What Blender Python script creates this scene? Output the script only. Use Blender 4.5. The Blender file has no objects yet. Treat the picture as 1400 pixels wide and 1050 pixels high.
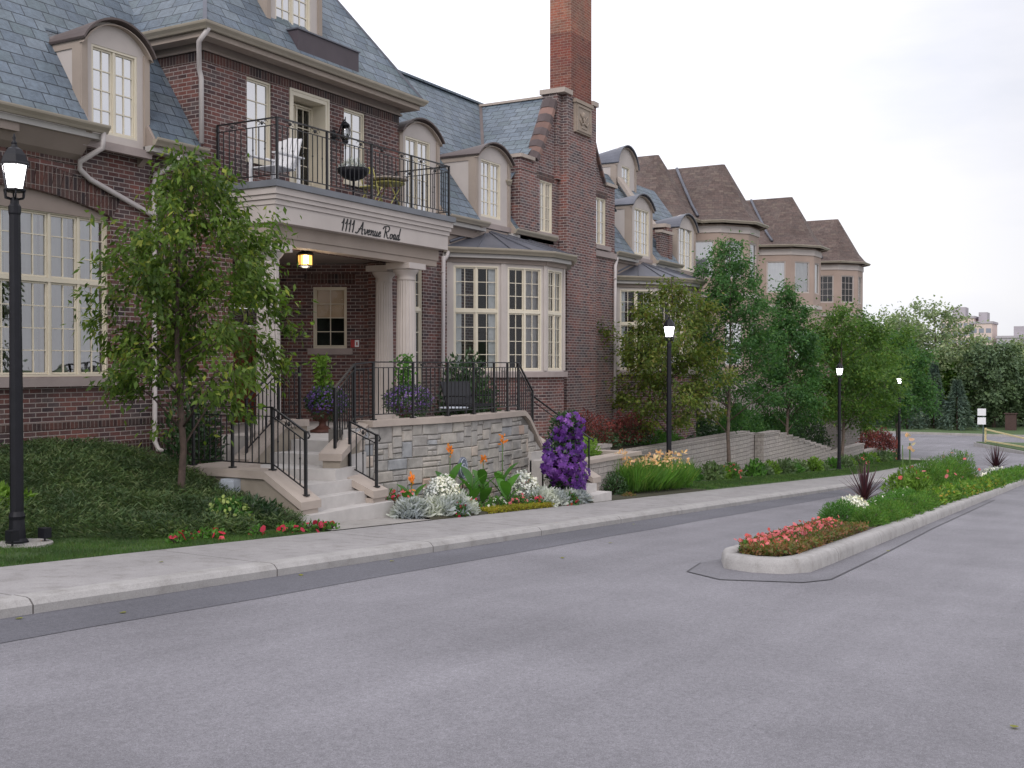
import bpy, math, random
import numpy as np
from mathutils import Vector, Matrix
PI=math.pi
C=bpy.context.scene.collection
# ------------------------------------------------------------------ materials
MAT={}
def _new(name):
    m=bpy.data.materials.new(name); m.use_nodes=True
    nt=m.node_tree; b=nt.nodes['Principled BSDF']; MAT[name]=m
    return m,nt,b
def N(nt,t,**k):
    n=nt.nodes.new(t)
    for a,v in k.items(): setattr(n,a,v)
    return n
def ramp(nt,fac,stops):
    r=N(nt,'ShaderNodeValToRGB'); e=r.color_ramp.elements
    while len(e)<len(stops): e.new(.5)
    for i,(p,c) in enumerate(stops):
        e[i].position=p; e[i].color=(c[0],c[1],c[2],1)
    nt.links.new(fac,r.inputs['Fac']); return r.outputs['Color']
def noise(nt,vec,scale,detail=4,rough=.55):
    n=N(nt,'ShaderNodeTexNoise'); n.inputs['Scale'].default_value=scale
    n.inputs['Detail'].default_value=detail; n.inputs['Roughness'].default_value=rough
    if vec is not None: nt.links.new(vec,n.inputs['Vector'])
    return n.outputs['Fac']
def mul(nt,a,b,fac=1.0,blend='MULTIPLY'):
    m=N(nt,'ShaderNodeMixRGB',blend_type=blend); m.inputs['Fac'].default_value=fac
    for i,x in ((1,a),(2,b)):
        if isinstance(x,(tuple,list)): m.inputs[i].default_value=(x[0],x[1],x[2],1)
        else: nt.links.new(x,m.inputs[i])
    return m.outputs[0]
def bump(nt,b,h,st,dist=.01):
    u=N(nt,'ShaderNodeBump'); u.inputs['Strength'].default_value=st; u.inputs['Distance'].default_value=dist
    nt.links.new(h,u.inputs['Height']); nt.links.new(u.outputs[0],b.inputs['Normal'])
def pos(nt): return N(nt,'ShaderNodeNewGeometry').outputs['Position']
def uvc(nt,rot=0):
    t=N(nt,'ShaderNodeTexCoord').outputs['UV']
    if rot:
        m=N(nt,'ShaderNodeMapping'); m.inputs['Rotation'].default_value=(0,0,rot); nt.links.new(t,m.inputs['Vector']); return m.outputs[0]
    return t
def plain(name,col,rough=.7,var=.15,scale=6,metal=0,bumpst=0,bscale=60,spec=.4):
    m,nt,b=_new(name); P=pos(nt)
    n=noise(nt,P,scale,5)
    lo=[c*(1-var) for c in col]; hi=[c*(1+var) for c in col]
    c=ramp(nt,n,[(.3,lo),(.7,hi)])
    nt.links.new(c,b.inputs['Base Color']); b.inputs['Roughness'].default_value=rough
    b.inputs['Metallic'].default_value=metal; b.inputs['Specular IOR Level'].default_value=spec
    if bumpst: bump(nt,b,noise(nt,P,bscale,4),bumpst)
    return m
def brickmat(name,cols,mortar,bw=.225,bh=.077,rot=0,msize=.011,weather=.35,rough=.85,offset=.5,spread=1):
    m,nt,b=_new(name); v=uvc(nt,rot)
    def bt():
        t=N(nt,'ShaderNodeTexBrick'); t.offset=offset
        t.inputs['Scale'].default_value=1; t.inputs['Brick Width'].default_value=bw; t.inputs['Row Height'].default_value=bh
        t.inputs['Mortar Size'].default_value=msize/2; t.inputs['Mortar Smooth'].default_value=.15
        nt.links.new(v,t.inputs['Vector']); return t
    t=bt(); t.inputs['Color1'].default_value=(0,0,0,1); t.inputs['Color2'].default_value=(1,1,1,1); t.inputs['Mortar'].default_value=(.5,.5,.5,1)
    r=ramp(nt,t.outputs['Color'],[(i/(len(cols)-1),c) for i,c in enumerate(cols)])
    P=pos(nt)
    big=ramp(nt,noise(nt,P,.8,4,.65),[(.3,(1-weather*1.1,1-weather,1-weather*.85)),(.5,(1,1,1)),(.7,(1+weather*.75,1+weather*.35,1+weather*.2))]); big=mul(nt,big,ramp(nt,noise(nt,P,1.9,3,.5),[(.38,(.86,.98,1.03)),(.62,(1.16,.96,.92))]))
    sm_=N(nt,'ShaderNodeMapping'); sm_.inputs['Scale'].default_value=(2.2,2.2,.22); nt.links.new(P,sm_.inputs['Vector']); big=mul(nt,big,ramp(nt,noise(nt,sm_.outputs[0],1.0,4,.6),[(.3,(.8,)*3),(.6,(1.08,)*3)]))
    fine=ramp(nt,noise(nt,P,35,4),[(.3,(.75,)*3),(.7,(1.2,)*3)])
    c=mul(nt,mul(nt,r,big),fine)
    mort=mul(nt,mortar,fine,.6)
    mx=N(nt,'ShaderNodeMixRGB'); nt.links.new(t.outputs['Fac'],mx.inputs[0]); nt.links.new(c,mx.inputs[1]); nt.links.new(mort,mx.inputs[2])
    nt.links.new(mx.outputs[0],b.inputs['Base Color']); b.inputs['Roughness'].default_value=rough
    b.inputs['Specular IOR Level'].default_value=.25
    inv=N(nt,'ShaderNodeMath',operation='SUBTRACT'); inv.inputs[0].default_value=1; nt.links.new(t.outputs['Fac'],inv.inputs[1])
    ad=N(nt,'ShaderNodeMath',operation='MULTIPLY_ADD'); nt.links.new(noise(nt,P,40,4),ad.inputs[0]); ad.inputs[1].default_value=.35; nt.links.new(inv.outputs[0],ad.inputs[2])
    bump(nt,b,ad.outputs[0],.6,.008)
    return m
def slatemat(name,cols,bw=.42,bh=.24,gap=.012,rough=.55,st=.9):
    m,nt,b=_new(name); v=uvc(nt)
    t=N(nt,'ShaderNodeTexBrick'); t.offset=.37; t.offset_frequency=2
    t.inputs['Scale'].default_value=1; t.inputs['Brick Width'].default_value=bw; t.inputs['Row Height'].default_value=bh
    t.inputs['Mortar Size'].default_value=gap/2; t.inputs['Mortar Smooth'].default_value=.3
    t.inputs['Color1'].default_value=(0,0,0,1); t.inputs['Color2'].default_value=(1,1,1,1); t.inputs['Mortar'].default_value=(.5,.5,.5,1)
    nt.links.new(v,t.inputs['Vector'])
    P=pos(nt)
    c=ramp(nt,t.outputs['Color'],[(i/(len(cols)-1),x) for i,x in enumerate(cols)])
    c=mul(nt,c,ramp(nt,noise(nt,P,9,5),[(.3,(.78,)*3),(.7,(1.18,)*3)]))
    c=mul(nt,c,ramp(nt,noise(nt,P,.8,3),[(.3,(.85,)*3),(.7,(1.12,)*3)]))
    mx=N(nt,'ShaderNodeMixRGB'); nt.links.new(t.outputs['Fac'],mx.inputs[0]); nt.links.new(c,mx.inputs[1]); mx.inputs[2].default_value=(cols[0][0]*.35,cols[0][1]*.35,cols[0][2]*.35,1)
    nt.links.new(mx.outputs[0],b.inputs['Base Color']); b.inputs['Roughness'].default_value=rough
    sx=N(nt,'ShaderNodeSeparateXYZ'); nt.links.new(v,sx.inputs[0])
    d=N(nt,'ShaderNodeMath',operation='DIVIDE'); nt.links.new(sx.outputs['Y'],d.inputs[0]); d.inputs[1].default_value=bh
    f=N(nt,'ShaderNodeMath',operation='FRACT'); nt.links.new(d.outputs[0],f.inputs[0])
    s=N(nt,'ShaderNodeMath',operation='MULTIPLY_ADD'); nt.links.new(f.outputs[0],s.inputs[0]); s.inputs[1].default_value=-1.0; s.inputs[2].default_value=1
    a=N(nt,'ShaderNodeMath',operation='SUBTRACT'); nt.links.new(s.outputs[0],a.inputs[0]); nt.links.new(t.outputs['Fac'],a.inputs[1])
    n2=N(nt,'ShaderNodeMath',operation='MULTIPLY_ADD'); nt.links.new(noise(nt,P,25,3),n2.inputs[0]); n2.inputs[1].default_value=.4; nt.links.new(a.outputs[0],n2.inputs[2])
    bump(nt,b,n2.outputs[0],st,.03)
    return m
def leafmat(name,cols,trans=.35,rough=.55,spec=.3):
    m=bpy.data.materials.new(name); m.use_nodes=True; MAT[name]=m; nt=m.node_tree; b=nt.nodes['Principled BSDF']
    g=N(nt,'ShaderNodeNewGeometry')
    c=ramp(nt,g.outputs['Random Per Island'],[(i/(len(cols)-1) if len(cols)>1 else 0,x) for i,x in enumerate(cols)])
    big=ramp(nt,noise(nt,g.outputs['Position'],1.3,2),[(.32,(.68,.7,.75)),(.68,(1.35,1.28,1.1))])
    c=mul(nt,c,big)
    nt.links.new(c,b.inputs['Base Color']); b.inputs['Roughness'].default_value=rough; b.inputs['Specular IOR Level'].default_value=spec
    tr=N(nt,'ShaderNodeBsdfTranslucent'); nt.links.new(mul(nt,c,(1.25,1.35,.75)),tr.inputs['Color'])
    mx=N(nt,'ShaderNodeMixShader'); mx.inputs[0].default_value=trans
    nt.links.new(b.outputs[0],mx.inputs[1]); nt.links.new(tr.outputs[0],mx.inputs[2])
    nt.links.new(mx.outputs[0],nt.nodes['Material Output'].inputs['Surface'])
    return m
def emit(name,col,st):
    m,nt,b=_new(name); b.inputs['Base Color'].default_value=(*col,1); b.inputs['Emission Color'].default_value=(*col,1); b.inputs['Emission Strength'].default_value=st
    return m
def glassmat(name,tint=(.9,.93,.95),refl=1.0,ior=1.75,opaque=None):
    m,nt,b=_new(name)
    fr=N(nt,'ShaderNodeFresnel'); fr.inputs['IOR'].default_value=ior
    gl=N(nt,'ShaderNodeBsdfGlossy'); gl.inputs['Roughness'].default_value=.015; gl.inputs['Color'].default_value=(refl,refl,refl,1)
    P=pos(nt); bu=N(nt,'ShaderNodeBump'); bu.inputs['Strength'].default_value=.2; bu.inputs['Distance'].default_value=.02
    nt.links.new(noise(nt,P,1.7,2),bu.inputs['Height']); nt.links.new(bu.outputs[0],gl.inputs['Normal'])
    if opaque: tr=N(nt,'ShaderNodeBsdfDiffuse'); tr.inputs['Color'].default_value=(*opaque,1)
    else: tr=N(nt,'ShaderNodeBsdfTransparent'); tr.inputs['Color'].default_value=(*tint,1)
    mx=N(nt,'ShaderNodeMixShader'); nt.links.new(fr.outputs[0],mx.inputs[0]); nt.links.new(tr.outputs[0],mx.inputs[1]); nt.links.new(gl.outputs[0],mx.inputs[2])
    nt.links.new(mx.outputs[0],nt.nodes['Material Output'].inputs['Surface'])
    return m
BR=[(.062,.045,.048),(.115,.062,.06),(.15,.076,.068),(.125,.078,.075),(.18,.09,.077),(.095,.064,.066),(.155,.105,.095)]
brickmat('brick',BR,(.36,.315,.295),msize=.015,weather=.3)
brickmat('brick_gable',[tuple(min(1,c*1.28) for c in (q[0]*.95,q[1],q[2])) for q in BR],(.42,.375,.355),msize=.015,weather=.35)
brickmat('brick_soldier',[(.045,.034,.036),(.08,.05,.046),(.11,.062,.054),(.07,.05,.048)],(.26,.22,.2),rot=PI/2,offset=0,bh=.08)
brickmat('brick_red',[(.14,.055,.045),(.2,.075,.052),(.165,.06,.05),(.22,.09,.065)],(.33,.24,.2),weather=.15)
brickmat('brick_orange',[(.22,.095,.065),(.28,.12,.08),(.25,.105,.075),(.3,.15,.1)],(.4,.3,.25),weather=.1)
slatemat('slate',[(.085,.115,.15),(.125,.16,.2),(.1,.135,.155),(.155,.19,.225),(.11,.145,.19)],gap=.02,bh=.25,st=1.0)
slatemat('shingle',[(.085,.06,.053),(.125,.088,.077),(.1,.075,.068),(.145,.11,.092)],bw=.3,bh=.14,gap=.006,rough=.9,st=.5)
plain('stucco',(.355,.295,.25),.85,.1,1.2,bumpst=.15,bscale=120)
plain('stucco_turret',(.37,.285,.24),.85,.12,.8,bumpst=.15,bscale=120)
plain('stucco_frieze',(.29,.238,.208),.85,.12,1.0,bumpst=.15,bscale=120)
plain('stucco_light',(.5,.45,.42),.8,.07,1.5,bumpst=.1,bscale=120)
plain('trim_cream',(.68,.62,.5),.5,.05,3)
plain('gutter_paint',(.34,.3,.24),.45,.08,2)
plain('gutter_white',(.42,.4,.38),.5,.06,2)
plain('pipe_paint',(.5,.46,.45),.4,.06,3)
plain('stone_cap',(.41,.35,.305),.85,.1,2.5,bumpst=.25,bscale=50)
plain('stone_sill',(.34,.285,.27),.85,.1,3,bumpst=.2,bscale=60)
plain('cast_concrete',(.31,.27,.22),.9,.2,2,bumpst=.3,bscale=40)
plain('step_stone',(.5,.475,.455),.85,.12,3,bumpst=.2,bscale=60)
plain('lead',(.13,.135,.16),.45,.15,2,metal=.3)
plain('flashing',(.16,.17,.19),.5,.12,2)
plain('copper_dark',(.11,.085,.08),.55,.15,3)
plain('grey_board',(.075,.06,.07),.6,.1,3)
plain('iron',(.012,.012,.014),.42,.2,8,spec=.5)
plain('lamp_iron',(.01,.01,.014),.5,.2,8,spec=.3)
plain('unlit_backing',(.012,.011,.012),.9,.1)  # near-black standing in for the unlit depth behind the panes
plain('curtain',(.85,.86,.84),.9,.05,3)
plain('curtain_dim',(.6,.57,.55),.9,.08,3)
plain('blind',(.62,.45,.3),.8,.06,3)
plain('door_wood',(.13,.035,.018),.35,.25,5)
plain('white_paint',(.78,.78,.8),.45,.04,3)
plain('terracotta',(.09,.035,.025),.6,.25,6)
plain('tile_brown',(.2,.12,.1),.75,.3,1.4,bumpst=.2,bscale=20)
plain('tile_dark',(.1,.075,.075),.75,.2,2,bumpst=.2,bscale=20)
plain('relief_stone',(.33,.27,.22),.85,.1,4,bumpst=.2)
plain('box_grey',(.45,.49,.55),.5,.08,4)
plain('alarm_red',(.35,.02,.02),.4,.05)
plain('brass_yellow',(.45,.42,.13),.4,.1)
plain('bark',(.085,.06,.05),.95,.3,12,bumpst=.8,bscale=35)
plain('bark_pale',(.15,.115,.095),.95,.3,12,bumpst=.8,bscale=35)
plain('soil',(.055,.038,.028),.95,.35,9,bumpst=.8,bscale=30)
plain('text_black',(.012,.012,.013),.5,.05)
plain('slab_grey',(.15,.17,.22),.7,.35,14,bumpst=.4,bscale=25)
plain('rail_yellow',(.6,.5,.25),.5,.08)
plain('sign_white',(.8,.8,.82),.5,.03)
plain('post_green',(.1,.14,.14),.5,.1)
plain('apart_pink',(.62,.5,.46),.9,.06,.1)
plain('apart_grey',(.4,.37,.4),.9,.08,.1)
plain('apart_glass',(.24,.25,.3),.4,.1,.1)
plain('stem_green',(.07,.13,.03),.6,.2)
plain('box_brown',(.07,.04,.035),.7,.15)
emit('lamp_glow',(1.0,.97,.98),7); emit('lantern_amber',(1.0,.52,.12),1.3); emit('lantern_core',(1.0,.86,.55),6)
emit('window_glow',(1.0,.8,.55),1.2)
glassmat('glass',tint=(.97,.98,1),ior=2.9); glassmat('glass_sky',ior=7,opaque=(.1,.11,.13)); glassmat('glass_dark',ior=1.5,tint=(.8,.82,.84)); glassmat('glass_clear',ior=1.25)
# concrete with kerb joints / weather
def concrete(name,col,joint=None,jaxis='X'):
    m,nt,b=_new(name); P=pos(nt)
    c=ramp(nt,noise(nt,P,1.1,5,.6),[(.3,[x*.86 for x in col]),(.7,[x*1.08 for x in col])])
    c=mul(nt,c,ramp(nt,noise(nt,P,70,3),[(.3,(.86,)*3),(.7,(1.1,)*3)]))
    c=mul(nt,c,ramp(nt,noise(nt,P,4.5,5,.7),[(.3,(.8,.79,.77)),(.5,(1,1,1)),(.7,(1.06,)*3)]))
    if joint:
        sx=N(nt,'ShaderNodeSeparateXYZ'); nt.links.new(P,sx.inputs[0])
        d=N(nt,'ShaderNodeMath',operation='DIVIDE'); nt.links.new(sx.outputs[jaxis],d.inputs[0]); d.inputs[1].default_value=joint
        f=N(nt,'ShaderNodeMath',operation='FRACT'); nt.links.new(d.outputs[0],f.inputs[0])
        l=N(nt,'ShaderNodeMath',operation='LESS_THAN'); nt.links.new(f.outputs[0],l.inputs[0]); l.inputs[1].default_value=.016/joint
        mx=N(nt,'ShaderNodeMixRGB'); nt.links.new(l.outputs[0],mx.inputs[0]); nt.links.new(c,mx.inputs[1]); mx.inputs[2].default_value=(.12,.11,.105,1); c=mx.outputs[0]
    nt.links.new(c,b.inputs['Base Color']); b.inputs['Roughness'].default_value=.9; b.inputs['Specular IOR Level'].default_value=.25
    bump(nt,b,noise(nt,P,90,4),.35,.004)
concrete('kerb_concrete',(.385,.37,.36),3.05); concrete('walk_concrete',(.335,.32,.318),3.05); concrete('apron_concrete',(.36,.34,.32))
def asphalt(name,col,dark=0):
    m,nt,b=_new(name); P=pos(nt)
    c=ramp(nt,noise(nt,P,.35,5,.6),[(.28,[x*.76 for x in col]),(.72,[x*1.14 for x in col])])
    st=N(nt,'ShaderNodeMapping'); st.inputs['Scale'].default_value=(.12,1.6,1); nt.links.new(P,st.inputs['Vector'])
    c=mul(nt,c,ramp(nt,noise(nt,st.outputs[0],1.0,4,.6),[(.3,(.9,)*3),(.7,(1.07,)*3)]))
    c=mul(nt,c,ramp(nt,noise(nt,P,160,2,.8),[(.25,(.5,)*3),(.5,(1,)*3),(.78,(1.6,)*3)]))
    c=mul(nt,c,ramp(nt,noise(nt,P,22,3,.7),[(.3,(.85,)*3),(.7,(1.12,)*3)]))
    c=mul(nt,c,ramp(nt,noise(nt,P,62,2,.8),[(.28,(.8,)*3),(.5,(1,)*3),(.72,(1.2,)*3)]))
    # sparse dark stains
    c=mul(nt,c,ramp(nt,noise(nt,P,3.1,2,.4),[(.17,(.68,)*3),(.23,(1,)*3)]))
    # hairline cracks
    vo=N(nt,'ShaderNodeTexVoronoi',feature='DISTANCE_TO_EDGE'); vo.inputs['Scale'].default_value=.22
    wn=N(nt,'ShaderNodeTexNoise'); wn.inputs['Scale'].default_value=1.5; nt.links.new(P,wn.inputs['Vector'])
    av=N(nt,'ShaderNodeMixRGB',blend_type='ADD'); av.inputs[0].default_value=.9; nt.links.new(P,av.inputs[1]); nt.links.new(wn.outputs['Color'],av.inputs[2]); nt.links.new(av.outputs[0],vo.inputs['Vector'])
    msk=ramp(nt,noise(nt,P,.5,2),[(.52,(1,)*3),(.6,(0,)*3)])
    ck=ramp(nt,vo.outputs['Distance'],[(.0,(.45,)*3),(.0022,(1,)*3)])
    c2=N(nt,'ShaderNodeMixRGB',blend_type='LIGHTEN'); c2.inputs[0].default_value=1; nt.links.new(ck,c2.inputs[1]); nt.links.new(msk,c2.inputs[2])
    nt.links.new(c,b.inputs['Base Color']); b.inputs['Roughness'].default_value=.85; b.inputs['Specular IOR Level'].default_value=.35
    bump(nt,b,noise(nt,P,130,3,.8),.5,.006)
asphalt('asphalt',(.225,.218,.236)); asphalt('asphalt_patch',(.14,.139,.157)); asphalt('asphalt_patch_light',(.185,.18,.196)); plain('asphalt_joint',(.095,.093,.1),.9,.3,20)
def ground(name,a,b_,sc=7):
    m,nt,b=_new(name); P=pos(nt)
    c=ramp(nt,noise(nt,P,sc,6,.7),[(.3,a),(.7,b_)]); nt.links.new(c,b.inputs['Base Color']); b.inputs['Roughness'].default_value=.95
    bump(nt,b,noise(nt,P,60,4),.8,.02)
ground('lawn',(.04,.075,.025),(.075,.12,.035)); ground('far_grass',(.05,.09,.03),(.09,.14,.05),1); ground('bed_soil',(.035,.04,.02),(.06,.05,.03))
# stone wall: irregular ashlar
def stonewall(name,cols,mort,bw,bh,st=.9):
    m,nt,b=_new(name); v=uvc(nt)
    outs=[]
    wv=N(nt,'ShaderNodeTexNoise'); wv.inputs['Scale'].default_value=1.6; nt.links.new(v,wv.inputs['Vector'])
    av=N(nt,'ShaderNodeMixRGB',blend_type='LINEAR_LIGHT'); av.inputs[0].default_value=.012; nt.links.new(v,av.inputs[1]); nt.links.new(wv.outputs['Color'],av.inputs[2])
    def bt(w,h,o,sq,sf):
        t=N(nt,'ShaderNodeTexBrick'); t.offset=o; t.squash=sq; t.squash_frequency=sf
        t.inputs['Scale'].default_value=1; t.inputs['Brick Width'].default_value=w; t.inputs['Row Height'].default_value=h
        t.inputs['Mortar Size'].default_value=.006; t.inputs['Mortar Smooth'].default_value=.6
        t.inputs['Color1'].default_value=(0,0,0,1); t.inputs['Color2'].default_value=(1,1,1,1); t.inputs['Mortar'].default_value=(.5,.5,.5,1)
        nt.links.new(av.outputs[0],t.inputs['Vector']); return t
    t=bt(bw,bh,.43,.62,2)
    P=pos(nt)
    c=ramp(nt,t.outputs['Color'],[(i/(len(cols)-1),x) for i,x in enumerate(cols)])
    c=mul(nt,c,ramp(nt,noise(nt,P,14,5,.7),[(.25,(.7,)*3),(.75,(1.25,)*3)]))
    mx=N(nt,'ShaderNodeMixRGB'); nt.links.new(t.outputs['Fac'],mx.inputs[0]); nt.links.new(c,mx.inputs[1]); mx.inputs[2].default_value=(*mort,1)
    nt.links.new(mx.outputs[0],b.inputs['Base Color']); b.inputs['Roughness'].default_value=.9
    a=N(nt,'ShaderNodeMath',operation='MULTIPLY_ADD'); nt.links.new(noise(nt,P,9,5,.6),a.inputs[0]); a.inputs[1].default_value=1.1
    inv=N(nt,'ShaderNodeMath',operation='SUBTRACT'); inv.inputs[0].default_value=1; nt.links.new(t.outputs['Fac'],inv.inputs[1]); nt.links.new(inv.outputs[0],a.inputs[2])
    bump(nt,b,a.outputs[0],st,.03)
SC=[(.34,.32,.3),(.38,.355,.325),(.36,.34,.315),(.42,.385,.345),(.49,.42,.36),(.31,.315,.325),(.41,.38,.34),(.45,.34,.28),(.37,.35,.33)]
stonewall('block_wall',[(.4,.36,.33),(.45,.4,.37),(.42,.38,.35),(.48,.43,.39)],(.13,.11,.1),.42,.15,1)
for i,cc in enumerate(SC): plain('ashlar_%d'%i,cc,.92,.22,5,bumpst=.9,bscale=11)
plain('mortar',(.2,.185,.17),.95,.15,8,bumpst=.3)
# foliage
leafmat('leaf_pear',[(.07,.13,.022),(.11,.185,.032),(.05,.095,.02),(.14,.22,.04),(.07,.14,.024),(.27,.31,.06)],.42)
leafmat('leaf_pear_b',[(.09,.15,.03),(.12,.18,.035),(.075,.12,.025),(.18,.22,.045),(.15,.13,.04)],.4)
leafmat('leaf_ash',[(.05,.14,.04),(.07,.18,.05),(.045,.12,.045),(.11,.22,.06)],.4)
leafmat('leaf_ash_b',[(.065,.15,.035),(.1,.2,.04),(.075,.16,.04),(.16,.24,.045)],.4)
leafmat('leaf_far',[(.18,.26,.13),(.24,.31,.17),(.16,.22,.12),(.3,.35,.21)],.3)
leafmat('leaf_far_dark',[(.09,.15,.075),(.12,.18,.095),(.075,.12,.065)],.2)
leafmat('leaf_spruce',[(.07,.12,.09),(.1,.15,.115),(.06,.1,.075)],.1)
leafmat('leaf_juniper',[(.06,.11,.042),(.085,.145,.055),(.04,.075,.032),(.13,.185,.075),(.09,.11,.055)],.25)
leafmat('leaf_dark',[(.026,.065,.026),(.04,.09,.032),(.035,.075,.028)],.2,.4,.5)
leafmat('leaf_mid',[(.06,.17,.03),(.095,.23,.045),(.07,.18,.04)],.38)
leafmat('leaf_lime',[(.12,.23,.03),(.17,.3,.05),(.1,.2,.03)],.35)
leafmat('leaf_grass',[(.08,.2,.035),(.11,.25,.045),(.07,.17,.03),(.17,.26,.06)],.4)
leafmat('leaf_lawn',[(.05,.12,.03),(.07,.15,.035),(.045,.1,.025),(.11,.15,.045)],.25)
leafmat('leaf_silver',[(.42,.46,.47),(.52,.56,.57),(.36,.4,.42)],.2,.8)
leafmat('leaf_hosta',[(.1,.17,.08),(.16,.23,.12),(.08,.14,.06)],.3)
leafmat('leaf_barberry',[(.2,.05,.055),(.3,.085,.08),(.15,.04,.045),(.08,.05,.035)],.3)
leafmat('leaf_cordyline',[(.05,.02,.03),(.09,.03,.045),(.035,.018,.025)],.15,.35,.5)
leafmat('leaf_canna',[(.07,.2,.035),(.1,.27,.045),(.08,.22,.04)],.4,.4,.5)
leafmat('petal_purple',[(.17,.1,.38),(.25,.15,.5),(.13,.08,.3),(.33,.22,.58)],.35)
leafmat('petal_clematis',[(.11,.028,.24),(.17,.05,.37),(.07,.018,.16),(.28,.12,.5)],.35)
leafmat('petal_red',[(.6,.03,.07),(.45,.02,.06),(.7,.08,.15)],.3)
leafmat('petal_pink',[(.65,.1,.16),(.7,.22,.25),(.75,.12,.12)],.3)
leafmat('petal_white',[(.8,.82,.82),(.85,.86,.86)],.15)
leafmat('petal_peach',[(.85,.6,.38),(.85,.5,.35),(.8,.7,.45)],.35)
leafmat('petal_orange',[(.85,.25,.05),(.9,.35,.08)],.35)
leafmat('petal_yellow',[(.35,.33,.03),(.22,.25,.03),(.3,.2,.03)],.3)
leafmat('petal_lime',[(.42,.5,.15),(.3,.4,.12)],.3)
leafmat('leaf_bronze',[(.2,.1,.055),(.13,.13,.04),(.09,.16,.04),(.25,.1,.06),(.16,.15,.05)],.3)
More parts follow.
